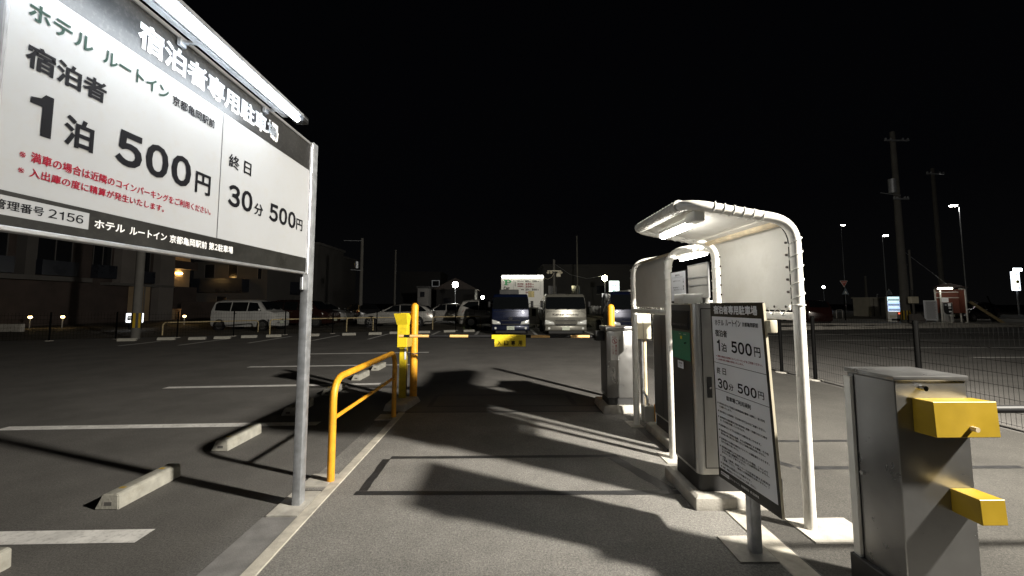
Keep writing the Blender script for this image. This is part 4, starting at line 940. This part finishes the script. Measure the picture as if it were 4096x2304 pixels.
for s0_, s1_, t0_, t1_ in ((.9, 2.9, 3.225, 3.235), (.9, .91, 2.1, 3.225), (2.89, 2.9, 2.1, 3.225), (.91, 2.89, 2.62, 2.63)): rect(bd, fm, s0_, s1_, t0_, t1_, .004)
bd.build('border', M['inkgrey'], t)
mb = MB(); rect(mb, fm, 2.0, 2.45, 1.95, 2.4, .006); mb.build('faded_patch', mat('faded_yellow', (.6, .5, .2), .5, var=.5, vscale=6), t)
t = thing('vending_shed', 'pale grey low shed under the lit price board', 'shed', (2.3, 31.5, 0))
MB().box(1.75, 3.0, 31.25, 32.2, 0, 1.25).build('wall', M['white'], t)
MB().box(1.7, 3.05, 31.2, 32.25, 1.252, 1.33).build('roof', M['white'], t)
MB().box(2.0, 2.3, 31.243, 31.249, .55, 1.1).build('opening', M['black'], t)

def lamp_post(label, x, y, h, power, colr=(1., .97, .88), arm=0, group='street lamps in the distance', r=.05, head=.22, ball=False, light=0):
    t = thing('street_lamp', label, 'street lamp', (x, y, 0), 0, group)
    MB().tube([(x, y, 0), (x, y, h)], r, 8, True, r * .7).build('pole', M['galv'], t, True)
    if ball:
        MB().ball((x, y, h + head * .6), head, 12).build('lamp_globe', glow('globe_%d_%d' % (power, int(colr[2] * 100)), colr, power), t, True)
        MB().cyl((x, y, h - .1), (x, y, h + .02), .09, 10).build('lamp_collar', M['galv'], t, True)
    else:
        if arm: MB().tube(round_path([(x, y, h - .25), (x, y, h), (x + arm, y, h + .1)], .2), r * .7, 8).build('arm', M['galv'], t, True)
        xx = x + arm * 1.1
        MB().hull([(xx - .35, y - .14, h + .12), (xx + .35, y - .14, h + .12), (xx - .35, y + .14, h + .12), (xx + .35, y + .14, h + .12), (xx - .28, y, h + .24), (xx + .28, y, h + .24)], .02).build('lamp_head', M['galv'], t, True)
        MB().hull([(xx - .30, y - .12, h + .118), (xx + .30, y - .12, h + .118), (xx - .30, y + .12, h + .118), (xx + .30, y + .12, h + .118), (xx - .26, y - .1, h + .03), (xx + .26, y - .1, h + .03), (xx - .26, y + .1, h + .03), (xx + .26, y + .1, h + .03)]).build('lamp_lens', glow('lens_%d_%d' % (power, int(colr[2] * 100)), colr, power), t, True)
    return t
lamp_post('bright globe street lamp left of the lit price board', -5.35, 45, 3.3, 60, (1, .98, .90), ball=True, head=.31)
lamp_post('yellowish globe street lamp right of the utility pole behind the trucks', 9.6, 40, 3.75, 45, (1, .92, .55), ball=True, head=.27)
lamp_post('small distant globe lamp just above the silver minivan', -3.3, 62, 2.2, 40, (1, .98, .8), ball=True, head=.25)
lamp_post('highest street lamp, on an arm at far right', 43.85, 39, 10.8, 70, (1, .95, .86), arm=-.5, head=.3)
lamp_post('street lamp on an arm just left of the tall utility pole', 50.95, 55, 10.5, 60, (1, .95, .84), arm=.4)
lamp_post('faint street lamp, farthest left of the four on the right', 56.1, 68, 14.4, 60, (1, .96, .86), arm=.3, r=.04)
lamp_post('low distant street lamp beside the red triangular road sign', 60.25, 78, 4.4, 40, (.95, .97, 1), ball=True, head=.24)
lamp_post('tiny lamp glimpsed between notice sheet and frosted screen', 30, 70, 4.0, 30, (1, .8, .5), ball=True, head=.3)

def utility_pole(label, x, y, h, r0, r1, fit=None, group='concrete utility poles'):
    t = thing('utility_pole', label, 'utility pole', (x, y, 0), 0, group)
    MB().tube([(x, y, -.2), (x, y, h)], r0, 16, True, r1).build('shaft', M['polecon'], t, True)
    if fit:
        for (z, w) in fit:
            cr = MB().box(x - w, x + w, y - r0 - .08, y - r0 - .0, z, z + .09)
            for q in (-.9, -.5, .5, .9): cr.lathe((x + q * w, y - r0 - .04, z + .09), [(.05, 0), (.07, .06), (.04, .14)], 8)
            cr.build('crossarm', M['galv'], t)
    return t
def pole_guard(t, x, y, r, z0, z1, n=12):
    a = MB(); b = MB()
    for k in range(n):
        a0, a1 = 2 * math.pi * k / n, 2 * math.pi * (k + 1) / n
        P = lambda q, z: (x + (r + .012) * math.cos(q), y + (r + .012) * math.sin(q), z)
        (a if k % 2 else b).quad(P(a0, z0), P(a1, z0), P(a1, z1), P(a0, z1))
    g_ = a.build('guard_sleeve', M['mustard'], t); b.build('black_stripes', M['black'], g_)
t = utility_pole('concrete utility pole on the left in front of the apartment building', -15.6, 18.05, 9.0, .165, .12)
pole_guard(t, -15.6, 18.05, .165, .48, 1.1)
t = utility_pole('tallest concrete utility pole beside the vending machine', 28.32, 29.2, 14.0, .27, .16, [(13.2, .9), (8.9, .55)])
pole_guard(t, 28.32, 29.2, .27, .35, 1.0, 20)
MB().cyl((27.85, 29.0, 9.4), (27.85, 29.0, 10.4), .24, 14).build('transformer', M['galv'], t, True)
MB().tube([(28.3, 28.9, 9.2), (26.6, 28.6, 9.3)], .03, 6).build('service_bracket', M['galv'], t)
MB().box(28.4, 28.5, 28.86, 28.94, 4.2, 4.26).build('reflector_tag', M['chrome'], t)
t = utility_pole('second utility pole behind the red walled booth', 37.8, 35.5, 13.4, .2, .13, [(12.8, .8)])
t = utility_pole('thin steel pole with control boxes right of the tall utility pole', 28.12, 28.4, 5.2, .07, .06, None, 'thin poles')
MB().bbox(27.66, 28.2, 28.05, 28.3, 1.5, 1.96, .02, 1).build('control_box', M['cream'], t)
MB().bbox(27.85, 28.12, 28.1, 28.3, 1.98, 2.42, .02, 1).build('meter_box', M['darkbase'], t)
MB().hull([(27.65, 28.0, .15), (28.45, 28.0, .2), (27.65, 28.3, .15), (28.45, 28.3, .2), (27.65, 28.0, .75), (28.2, 28.0, .8), (27.65, 28.3, .75), (28.2, 28.3, .8), (28.65, 28.1, .38)], .02).build('lower_box', M['wallpale'], t)
t = utility_pole('thin utility pole with fittings right of the lit price board', 3.95, 33.5, 5.0, .10, .09, None, 'thin poles')
ft = MB().box(3.4, 4.5, 33.3, 33.37, 4.05, 4.12)
for x in (3.45, 3.7, 4.3, 4.5): ft.ball((x, 33.3, 3.95), .11, 8)
ft.bbox(4.1, 4.45, 33.2, 33.4, 3.6, 3.9, .03, 1); ft.build('fittings', M['cream'], t)
MB().tube([(2.85, 31.1, 3.4), (3.3, 32, 3.35), (3.7, 33, 3.55), (3.93, 33.4, 3.9)], .02, 6).build('service_cable', M['cream'], t)
MB().tube([(3.95, 33.5, 4.7), (5.5, 35, 3.9), (7.5, 38, 3.75), (9.6, 40, 4.15)], .012, 5).build('overhead_cable', M['galv'], t)
t = utility_pole('utility pole standing dark left of the silver wagon', -10.8, 31.5, 6.4, .14, .10, None)
MB().cyl((-11.05, 31.2, 4.1), (-11.05, 31.2, 4.6), .14, 10).build('transformer', M['galv'], t, True)
MB().tube([(-10.8, 31.4, 6.2), (-12.0, 31.0, 6.15)], .02, 6).tube([(-10.8, 31.4, 3.95), (-11.5, 31.2, 4.0)], .03, 6).build('bracket', M['galv'], t)
utility_pole('faint thin pole in the dark right of the left hand poles', -10.5, 40, 6.6, .09, .07, None, 'thin poles')
utility_pole('faint thin pole in the dark behind the silver grey truck', 8.0, 46, 9.0, .09, .07, None, 'thin poles')
utility_pole('thin dark pole left of the metal shed', 41.2, 47, 4.6, .12, .1, None, 'thin poles')

t = thing('shop_sign', 'small lit white shop sign right of the yellowish lamp', 'sign', (10.6, 42, 0))
MB().box(11.0, 11.12, 42.0, 42.1, 0, 3.2).build('post', M['galv'], t)
MB().bbox(10.55, 11.55, 42.0, 42.2, 2.3, 3.75, .05, 2).build('lightbox', glow('shop_box', (.85, 1., .95), 1.6), t)
fm = plane_map((10.55, 42.0, 0), (1, 0, 0), (0, -1, 0))
letters('lettering', mat('sign_teal', (.05, .35, .25), .5), t, fm, [('駅前', (.25, .75, 3.1, 3.4), .02), ('歯科', (.3, .65, 2.6, 2.9), .02)], .01)
t = thing('parked_lorry_box', 'white topped box behind the navy truck cab', 'box trailer', (8.7, 29, 0))
MB().bbox(8.0, 10.2, 27.0, 32.0, .6, 2.38, .05, 1).build('body', M['white'], t); MB().box(8.2, 10.0, 27.5, 31.5, .2, .6).build('chassis', M['black'], t)

# dark buildings behind the trucks
def plain_building(label, x0, x1, y0, y1, h, m, rh=.0, wins=(), base=None):
    t = thing('warehouse', label, 'building', ((x0 + x1) / 2, (y0 + y1) / 2, 0), 0, 'dark buildings behind the lots')
    MB().box(x0, x1, y0, y1, 0, h).build('wall', m, t)
    if rh: MB().prism([(x0 - .4, h + .002), (x1 + .4, h + .002), ((x0 + x1) / 2, h + rh)], 'y', y0 - .4, y1 + .4).build('roof', M['walldark'], t)
    else: MB().box(x0 - .15, x1 + .15, y0 - .15, y1 + .15, h + .002, h + .25).build('roof', M['housewall'], t)
    for (a, b, c, d) in wins:
        w = MB().box(a, b, y0 - .03, y0 - .003, c, d).build('window', M['glass2'], t)
        MB().box(a - .06, b + .06, y0 - .06, y0 - .031, c - .08, c).build('sill', M['slab'], w)
    return t
plain_building('big dark flat roofed building right of the lit price board', 4.6, 17.5, 50, 60, 5.9, M['housewall'], 0, [(5.2, 6.2, 2.6, 3.6), (8.0, 9.0, 2.6, 3.6), (11, 12, 2.6, 3.6)])
plain_building('low dark gabled house behind the grey car', -9.5, -4.2, 58, 66, 3.4, M['housewall'], 1.6, [(-8.5, -7.5, 1.0, 2.2)])
plain_building('dark boxy house with one small lit window above the silver wagon', -16.5, -10.2, 66, 74, 6.2, M['housewall'], 0, [(-11.8, -10.6, 4.0, 4.9)])
plain_building('narrow grey block rising above the silver wagon roof', -10.0, -8.8, 48, 50, 3.2, M['slab'], 0, [(-9.7, -9.2, 2.2, 2.8)])
t = thing('wall_lamp_frame', 'small square lit outline on the dark house above the silver wagon', 'window', (-10.9, 65.8, 4.6))
MB().box(-11.5, -10.3, 65.8, 65.86, 5.0, 5.08).box(-11.5, -10.3, 65.8, 65.86, 4.1, 4.18).box(-11.5, -11.42, 65.8, 65.86, 4.18, 5.0).box(-10.38, -10.3, 65.8, 65.86, 4.18, 5.0).build('frame', glow('frame', (.6, .65, .7), .06), t)

# ================================================================ FAR THINGS, RIGHT
t = thing('storage_shed', 'pale sheet metal shed left of the vending machine', 'shed', (37.5, 42, .1))
MB().box(36.65, 38.9, 41.4, 43.5, .1, 2.0).build('wall', M['shed'], t)
MB().box(36.55, 39.0, 41.3, 43.6, 2.002, 2.1).build('roof', M['shed'], t)
m_ = MB()
for x in (36.95, 37.6, 38.2): m_.box(x, x + .04, 41.37, 41.398, .2, 1.95)
m_.build('seam', M['walldark'], t)
MB().tube(round_path([(37.9, 42, 2.05), (37.9, 42, 2.38), (38.05, 42, 2.38)], .06), .04, 6).build('vent', M['galv'], t)
t = thing('vending_machine', 'glowing blue white drinks vending machine left of the tall utility pole', 'vending machine', (28.70, 31.0, .13), R(-35))
vx0, vx1, vy = 28.70, 29.44, 31.0
MB().bbox(vx0, vx1, vy, vy + .75, .13, 2.02, .02, 1).build('cabinet', M['white'], t)
fm = plane_map((vx0, vy, .13), (1, 0, 0), (0, -1, 0))
can = [mat('can_%d' % i, c, .4) for i, c in enumerate(((.5, .1, .06), (.1, .16, .4), (.45, .35, .1), (.1, .3, .15), (.3, .25, .2)))]
for r_ in range(3):
    z0_ = .78 + .37 * r_
    w_ = MB(); rect(w_, fm, .04, .70, z0_, z0_ + .33, .004); w_.build('display_window', glow('vend_%d' % r_, ((.45, .65, 1.) if r_ < 2 else (.6, .9, 1.)), 1.0), t)
    for ci in range(5):
        c_ = MB()
        for k in range(ci, 11, 5): c_.cyl(fm(.085 + .057 * k, z0_ + .03, .05), fm(.085 + .057 * k, z0_ + .19, .05), .021, 8)
        c_.build('drink_cans', can[ci], t)
    b_ = MB(); rect(b_, fm, .07, .68, z0_ - .035, z0_ - .008, .006); b_.build('button_row', glow('vend_buttons', (1, .95, .85), .7), t)
MB().box(vx0 + .1, vx0 + .46, vy - .006, vy - .001, .42, .60).build('price_panel', M['cream'], t)
MB().box(vx0 + .2, vx1 - .06, vy - .012, vy - .001, .2, .36).build('pickup_flap', M['black'], t)
MB().cyl((vx0 + .64, vy - .03, .75), (vx0 + .64, vy, .75), .05, 10).build('coin_light', glow('red_dot', (1, .12, .05), 1.2), t)
def tri(label, x, y, z, h_, w_, up, m, pole=True, txt=None):
    t = thing('road_sign', label, 'road sign', (x, y, 0), 0, 'triangular road signs')
    pts = [(-w_ / 2, 0), (w_ / 2, 0), (0, h_)] if up else [(-w_ / 2, h_), (w_ / 2, h_), (0, 0)]
    MB().prism([(x + a, z + b) for a, b in pts], 'y', y - .02, y).build('edge', M['white'], t)
    cx, cz = 0, sum(p[1] for p in pts) / 3
    MB().prism([(x + cx + (a - cx) * .86, z + cz + (b - cz) * .86) for a, b in pts], 'y', y - .026, y - .0205).build('face', m, t)
    if pole: MB().cyl((x, y + .05, 0), (x, y + .05, z + h_), .04, 8).build('pole', M['fencepost'], t)
    return t
t = tri('red and white triangular stop sign above a pale triangle on one pole', 27.15, 33.0, 2.78, .52, .63, False, M['roadred'])
fm = plane_map((27.15 - .2, 32.974, 0), (1, 0, 0), (0, -1, 0)); letters('lettering', M['inkwhite'], t, fm, [('止まれ', (.05, .35, 3.11, 3.23), .02)], .004)
MB().prism([(26.92, 2.2), (27.5, 2.2), (27.22, 2.74)], 'y', 32.96, 32.98).build('lower_plate', M['roadblue'], t)
MB().prism([(27.12, 2.25), (27.18, 2.25), (27.22, 2.45), (27.18, 2.45)], 'y', 32.95, 32.958).prism([(27.26, 2.25), (27.32, 2.25), (27.26, 2.45), (27.2, 2.45)], 'y', 32.95, 32.959).build('symbol', M['inkwhite'], t)
MB().ball((27.45, 32.93, 2.14), .05, 8).build('reflector', M['chrome'], t)
MB().box(27.08, 27.16, 32.9, 32.94, 1.3, 1.36).build('reflector_tag', M['chrome'], t)
tri('pale blue triangular road sign above the vending machine', 39.63, 42.5, 2.4, .58, .72, True, M['roadblue'])

t = thing('payment_booth', 'booth with dark red walls, white pipe frame and a bright tube lamp', 'booth', (31.14, 29.4, .13), R(-30))
bx0, bx1, by = 31.14, 32.42, 29.4
MB().box(bx0 + .05, bx1 - .05, by + .9, by + .94, .8, 2.5).build('back_wall', M['redwall'], t)
MB().box(bx1 - .06, bx1 - .03, by, by + .89, .8, 2.45).build('side_wall', M['redwall'], t)
m_ = MB()
for x in (bx0, bx1): m_.tube(round_path([(x, by, .13), (x, by, 2.47), (x, by + .95, 2.56), (x, by + .95, .13)], .12), .05, 8)
for z in (2.3, 1.9): m_.cyl((bx0, by + .86, z), (bx1, by + .86, z), .03, 8)
m_.build('pipe_frame', M['whitepipe'], t, True)
MB().hull([(bx0 - .1, by - .3, 2.6), (bx1 + .1, by - .3, 2.6), (bx0 - .1, by + 1.0, 2.66), (bx1 + .1, by + 1.0, 2.66), (bx0 + .5, by + 1.0, 2.95), (bx1 - .4, by + 1.0, 2.95)]).build('roof', M['redwall'], t)
MB().box(bx0 - .25, bx0 + .55, by - .42, by - .36, 2.60, 2.66).build('lamp_body', M['white'], t)
MB().cyl((bx0 - .23, by - .39, 2.55), (bx0 + .53, by - .39, 2.55), .045, 8).build('lamp_tube', glow('booth_tube', (1, .96, .82), 14.), t, True)
MB().box(bx0 + .25, bx0 + .62, by + .70, by + .71, 1.58, 1.9).build('notice', M['paper'], t)
t = thing('payment_machine', 'grey payment machine with a round black panel inside the red booth', 'parking machine', (31.14, 29.4, .13), R(-30))
MB().bbox(bx0 + .15, bx0 + .68, by + .25, by + .69, .13, 1.55, .02, 1).build('housing', M['steel'], t)
MB().prism([(bx0 + .18, 1.52), (bx0 + .62, 1.52), (bx0 + .65, 1.42), (bx0 + .64, 1.05)] + [(bx0 + .41 + .22 * math.cos(R(a)), 1.0 + .3 * math.sin(R(a))) for a in range(0, -181, -20)] + [(bx0 + .18, 1.2)], 'y', by + .235, by + .249).build('black_panel', M['black'], t)
MB().box(bx0 + .42, bx0 + .58, by + .22, by + .234, 1.28, 1.5).box(bx0 + .44, bx0 + .58, by + .22, by + .234, 1.12, 1.2).box(bx0 + .45, bx0 + .59, by + .22, by + .234, .86, .95).build('labels', M['paper'], t)
MB().cyl((bx0 + .3, by + .22, 1.38), (bx0 + .3, by + .234, 1.38), .06, 12).build('button', M['galv'], t)
t = thing('notice_board', 'tall pale notice board standing left of the red booth', 'notice board', (29.2, 29.0, .13))
MB().bbox(29.46, 30.40, 28.95, 29.03, .3, 1.7, .015, 1).build('board', M['paper'], t)
fm = plane_map((29.46, 28.95, 0), (1, 0, 0), (0, -1, 0)); m_ = MB()
for k in range(20): rect(m_, fm, .12, .12 + random.uniform(.55, .72), 1.58 - .06 * k, 1.598 - .06 * k, .003)
m_.build('print_lines', M['inkgrey'], t)
for x_ in (29.55, 30.24): MB().box(x_, x_ + .07, 29.04, 29.1, .13, 1.6).build('post', M['galv'], t)
t.location = (t.location[0], t.location[1], t.location[2])
t = thing('hydrant_stake', 'small white marker stake in front of the red booth', 'marker', (31.1, 28.75, .13))
MB().cyl((31.1, 28.75, .13), (31.1, 28.75, .55), .03, 8).build('stake', M['white'], t)
MB().ball((31.1, 28.75, .62), .08, 8).build('head', M['white'], t)
t = thing('guy_wire', 'slanting yellow guy wire sleeve rising from the ground at far right', 'guy wire', (35.2, 29, 0))
MB().cyl((35.4, 29.2, .05), (33.5, 29.6, 1.6), .10, 8).build('sleeve', M['guardpipe'], t)
MB().cyl((33.5, 29.6, 1.6), (28.6, 29.6, 5.5), .012, 6).build('wire', M['galv'], t)
t = thing('guy_wire', 'thin slanting stay wire at the far right edge', 'guy wire', (36.4, 31, 0))
MB().cyl((36.6, 30.5, .05), (35.83, 30.5, 2.05), .04, 8).build('sleeve', M['fencepost'], t)
t = thing('lit_sign', 'tall narrow glowing white sign with a yellow disc at the right edge', 'sign', (58, 47, 0))
lx, ly = 58.55, 47.0
MB().cyl((lx + .5, ly + .2, 0), (lx + .5, ly + .2, 5.4), .09, 8).build('post', M['galv'], t)
MB().bbox(lx - .05, lx + .72, ly, ly + .3, 2.95, 5.15, .03, 1).build('lightbox', glow('tall_box', (.85, .92, 1.), 1.5), t)
fm = plane_map((lx, ly, 0), (1, 0, 0), (0, -1, 0))
letters('lettering', mat('sign_slate', (.1, .12, .2), .5), t, fm, [('セ', (.18, .5, 4.55, 4.95), .02), ('日', (.2, .58, 3.1, 3.45), .02)], .01)
MB().lathe((lx + .4, ly - .01, 3.95), [(.2, -.01), (.2, .005)], 16, 'y').build('yellow_disc', M['yellow'], t)
MB().bbox(lx - .12, lx + .85, ly - .2, ly - .05, 5.16, 5.5, .04, 1).build('top_lamp', glow('top_lamp', (.9, .97, 1.), 10.), t)
t = thing('concrete_wall', 'low pale block wall footing beyond the right fence', 'wall', (22, 24, 0))
m_ = MB()
for i in range(26):
    x = 12.5 + i * .95; y = 22.9 + i * .16
    m_.bbox(x, x + .90, y, y + .2, 0, .17 + .02 * (i % 3), .01, 1)
m_.build('kerb_blocks', M['concrete'], t)

# ================================================================ APARTMENT BUILDING, LEFT
XF = -30.5
t = thing('apartment_building', 'dark apartment building behind the big sign with grey piers and black windows', 'apartment', (-36, 28, 0))
MB().box(-44, XF - .6, 6, 39.2, 0, 10.5).build('wall', M['walldark'], t)
m_ = MB().box(XF - .62, XF + .15, 6, 31.2, 3.02, 3.32); m_.box(XF - .62, XF + .15, 32.6, 38.9, 2.9, 3.1); m_.box(XF - .62, XF + .15, 6, 39, 6.3, 6.6); m_.box(XF - .62, XF + .15, 6, 39, 9.4, 9.7)
m_.build('floor_slab', M['slab'], t)
for (ya, yb, m, zb) in ((26.9, 27.5, 'wallgrey', 3.325), (33.55, 34.9, 'wallpale', 3.105), (37.3, 38.9, 'wallpale', 0), (20.5, 21.4, 'wallgrey', 3.325)):
    MB().box(XF - .60, XF + .05, ya, yb, zb, 6.29).box(XF - .60, XF + .05, ya, yb, 6.61, 9.39).build('pier', M[m], t)
for (ya, yb, za, zb) in ((22.0, 24.0, 3.5, 5.9), (24.4, 26.4, 3.5, 5.9), (28.0, 30.3, 3.5, 5.9), (31.8, 33.3, 3.5, 5.9), (35.2, 36.9, 3.3, 5.9), (17, 20, 3.5, 5.9), (28, 30.3, 6.8, 9), (31.8, 33.3, 6.8, 9), (35.2, 36.9, 6.8, 9), (22, 26.4, 6.8, 9)):
    w = MB().box(XF - .598, XF - .56, ya, yb, za, zb).build('window', M['glass2'], t)
    fr = MB()
    for y in (ya, (ya + yb) / 2, yb - .05): fr.box(XF - .558, XF - .52, y, y + .05, za, zb)
    fr.build('frame', M['slab'], w)
    MB().box(XF - .595, XF - .05, ya - .02, yb + .02, za - .1, za + .9).build('balcony_rail', M['balcony'], w)
MB().box(XF - .60, XF - .05, 35.05, 36.5, 0, 2.89).build('lit_wall', M['walltan'], t)  # tan wall panel at ground level of the facade
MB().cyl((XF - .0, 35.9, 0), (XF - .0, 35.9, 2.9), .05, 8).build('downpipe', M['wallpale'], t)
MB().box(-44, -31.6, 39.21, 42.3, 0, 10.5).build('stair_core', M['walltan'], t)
for z0_, z1_ in ((1.0, 3.05), (4.75, 5.5), (7.0, 7.8)): MB().box(-31.0, -30.6, 39.21, 42.0, z0_, z1_).build('stair_parapet', M['walldark'], t)
m_ = MB().box(-31.58, -31.50, 40.5, 41.2, 4.35, 4.42); m_.box(-31.58, -31.5, 40.2, 41.4, 6.85, 6.93); m_.build('stair_lamp', glow('stair', (1., .62, .22), 60.), t)
MB().box(-31.58, -31.5, 41.6, 41.75, .3, 1.9).build('entrance_lamp', glow('entrance', (1., .6, .3), 5.), t)
def wing(label, x0, x1, y, h, m, balc, wins, warm=None):
    t = thing('apartment_wing', label, 'apartment', ((x0 + x1) / 2, y + 3, 0), 0, 'stepped wings of the apartment building')
    MB().box(x0, x1, y, y + 8, 0, h).build('wall', m, t)
    MB().box(x0 - .1, x1 + .2, y - .2, y + 8.2, h + .002, h + .3).build('roof', M['slab'], t)
    for (a, b, c, d) in balc: MB().box(a, b, y - 1.2, y - .002, c, d).build('balcony', M['balcony'], t)
    for (a, b, c, d) in wins:
        w = MB().box(a, b, y - .04, y - .003, c, d).build('window', M['glass2'], t)
        fr = MB().box(a - .05, a, y - .07, y - .041, c, d).box(b, b + .05, y - .07, y - .041, c, d); fr.build('frame', M['wallpale'], w)
    if warm:
        for q in warm: MB().box(q[0], q[1], y - .05, y - .003, q[2], q[3]).build('lit_window', glow('warm_win', (1., .55, .3), .05), t)
wing('first wing of the apartment building, right of the lit stairwell', -33.2, -25.4, 45, 8.8, M['wallgrey'], [(-33.0, -27.3, 2.65, 4.05), (-33.0, -27.3, 5.9, 7.2)], [(-32, -31.0, 4.2, 5.6), (-29.5, -28.6, 4.2, 5.6), (-30.6, -29.6, .4, 2.2), (-26.4, -26.0, 4.1, 5.3)])
wing('second wing of the apartment building, seen beneath the right end of the sign', -28.6, -22.8, 51, 8.6, M['wallgrey'], [(-27.9, -24.6, 2.5, 4.0), (-27.9, -24.6, 5.7, 7.2)], [(-26.6, -25.9, 4.1, 5.4), (-26.7, -25.9, .4, 2.2)])
wing('farthest wing of the apartment building, right of the big sign post', -29.0, -24.2, 60, 8.2, M['wallgrey'], [(-28.5, -25.6, 2.6, 4.0), (-28.5, -25.6, 5.4, 6.8)], [(-27, -26.2, 4.2, 5.4), (-26, -25.4, 4.2, 5.4), (-26.4, -25.6, 1.0, 2.4), (-26.4, -25.6, 7.0, 7.9)], [(-25.95, -25.6, 1.2, 2.2)])
t = thing('boundary_wall', 'low dark brown wall behind the white minivan', 'wall', (-24, 38, 0))
MB().box(-28.6, -22.0, 37.5, 37.7, 0, 1.62).build('wall', M['walldark'], t)
t = thing('garden_wall', 'low pale garden wall at the left edge below the garden lights', 'wall', (-29, 21, 0))
MB().bbox(-30.2, -25.5, 22.6, 22.8, 0, .42, .02, 1).build('wall', M['concrete'], t)
def garden_light(label, x, y, h=.62, s=16.):
    t = thing('garden_light', label, 'garden light', (x, y, 0), 0, 'warm garden lights')
    MB().cyl((x, y, 0), (x, y, h), .028, 8).build('stake', M['concrete'], t)
    MB().lathe((x, y, h), [(.07, 0), (.085, .03), (.085, .09), (.07, .11)], 10).build('lamp_head', glow('garden', (1., .66, .25), s), t)
    MB().cyl((x, y, h + .115), (x, y, h + .135), .12, 10).build('cap', M['black'], t)
garden_light('left of the two garden lights at the left edge', -28.4, 25.6)
garden_light('right of the two garden lights at the left edge', -26.9, 26.0)
garden_light('single garden light below the lit stairwell', -22.3, 29.6, .55, 12.)
t = thing('building_sign', 'small backlit name sign left of the utility pole', 'sign', (-21.6, 24.4, 0))
for x_ in (-21.6, -21.0): MB().box(x_, x_ + .1, 24.47, 24.57, 0, .41).build('post', M['black'], t)
MB().bbox(-21.75, -20.85, 24.45, 24.6, .40, .93, .02, 1).build('lightbox', glow('name_sign', (.95, .97, 1.), 1.7), t)
MB().box(-21.63, -20.85, 24.42, 24.449, .53, .78).build('plaque', M['black'], t)
fm = plane_map((-21.63, 24.42, 0), (1, 0, 0), (0, -1, 0)); letters('lettering', glow('name_letters', (1, 1, 1), .8), t, fm, [('Bear Court', (.07, .56, .635, .74), .0), ('KAMEOKA', (.16, .46, .565, .605), .0), ('2', (.6, .7, .58, .74), .0)], .004)

# small weeds at the far edge
rng = random.Random(3); wd = MB()
for i in range(240):
    x = rng.uniform(-2.5, 5.5); y = 25.2 + .3 * x + rng.uniform(-.3, .8); h = rng.uniform(.08, .28); a = rng.uniform(0, 6.28); b = .03
    wd.add([(x - b * math.cos(a), y - b * math.sin(a), 0), (x + b * math.cos(a), y + b * math.sin(a), 0), (x + rng.uniform(-.1, .1), y + rng.uniform(-.1, .1), h)], [(0, 1, 2)])
tag(wd.build('weeds', M['grass']), 'short weeds along the edge behind the trucks', 'weeds', kind='stuff')

# ================================================================ THE LOT'S STREET LAMP (behind the viewer)
LX, LY, LZ = 5.9, .45, 4.6
t = thing('street_lamp', 'tall lot lamp behind the viewer that throws the long shadows', 'street lamp', (6.55, LY, 0))
MB().tube([(6.55, LY, 0), (6.55, LY, 4.75)], .06, 12, True, .045).build('pole', M['galv'], t, True)
MB().hull([(5.6, LY - .12, LZ + .1), (6.55, LY - .12, LZ + .1), (5.6, LY + .12, LZ + .1), (6.55, LY + .12, LZ + .1), (5.7, LY - .05, LZ + .22), (6.5, LY - .05, LZ + .22), (5.7, LY + .05, LZ + .22), (6.5, LY + .05, LZ + .22)], .02).build('lamp_head', M['galv'], t, True)
ld = bpy.data.lights.new('lamp_light', 'SPOT'); ld.energy = LAMP_W; ld.color = (1., .935, .82); ld.shadow_soft_size = .15
ld.spot_size = R(166); ld.spot_blend = 1.
lo = bpy.data.objects.new('lamp_light', ld); COL.objects.link(lo); lo.parent = t; lo.location = (LX - 6.55, 0, LZ)
lo.rotation_euler = Vector((-math.sin(R(20)) * math.cos(R(6)), math.cos(R(20)) * math.cos(R(6)), -math.sin(R(6)))).to_track_quat('-Z', 'Y').to_euler()
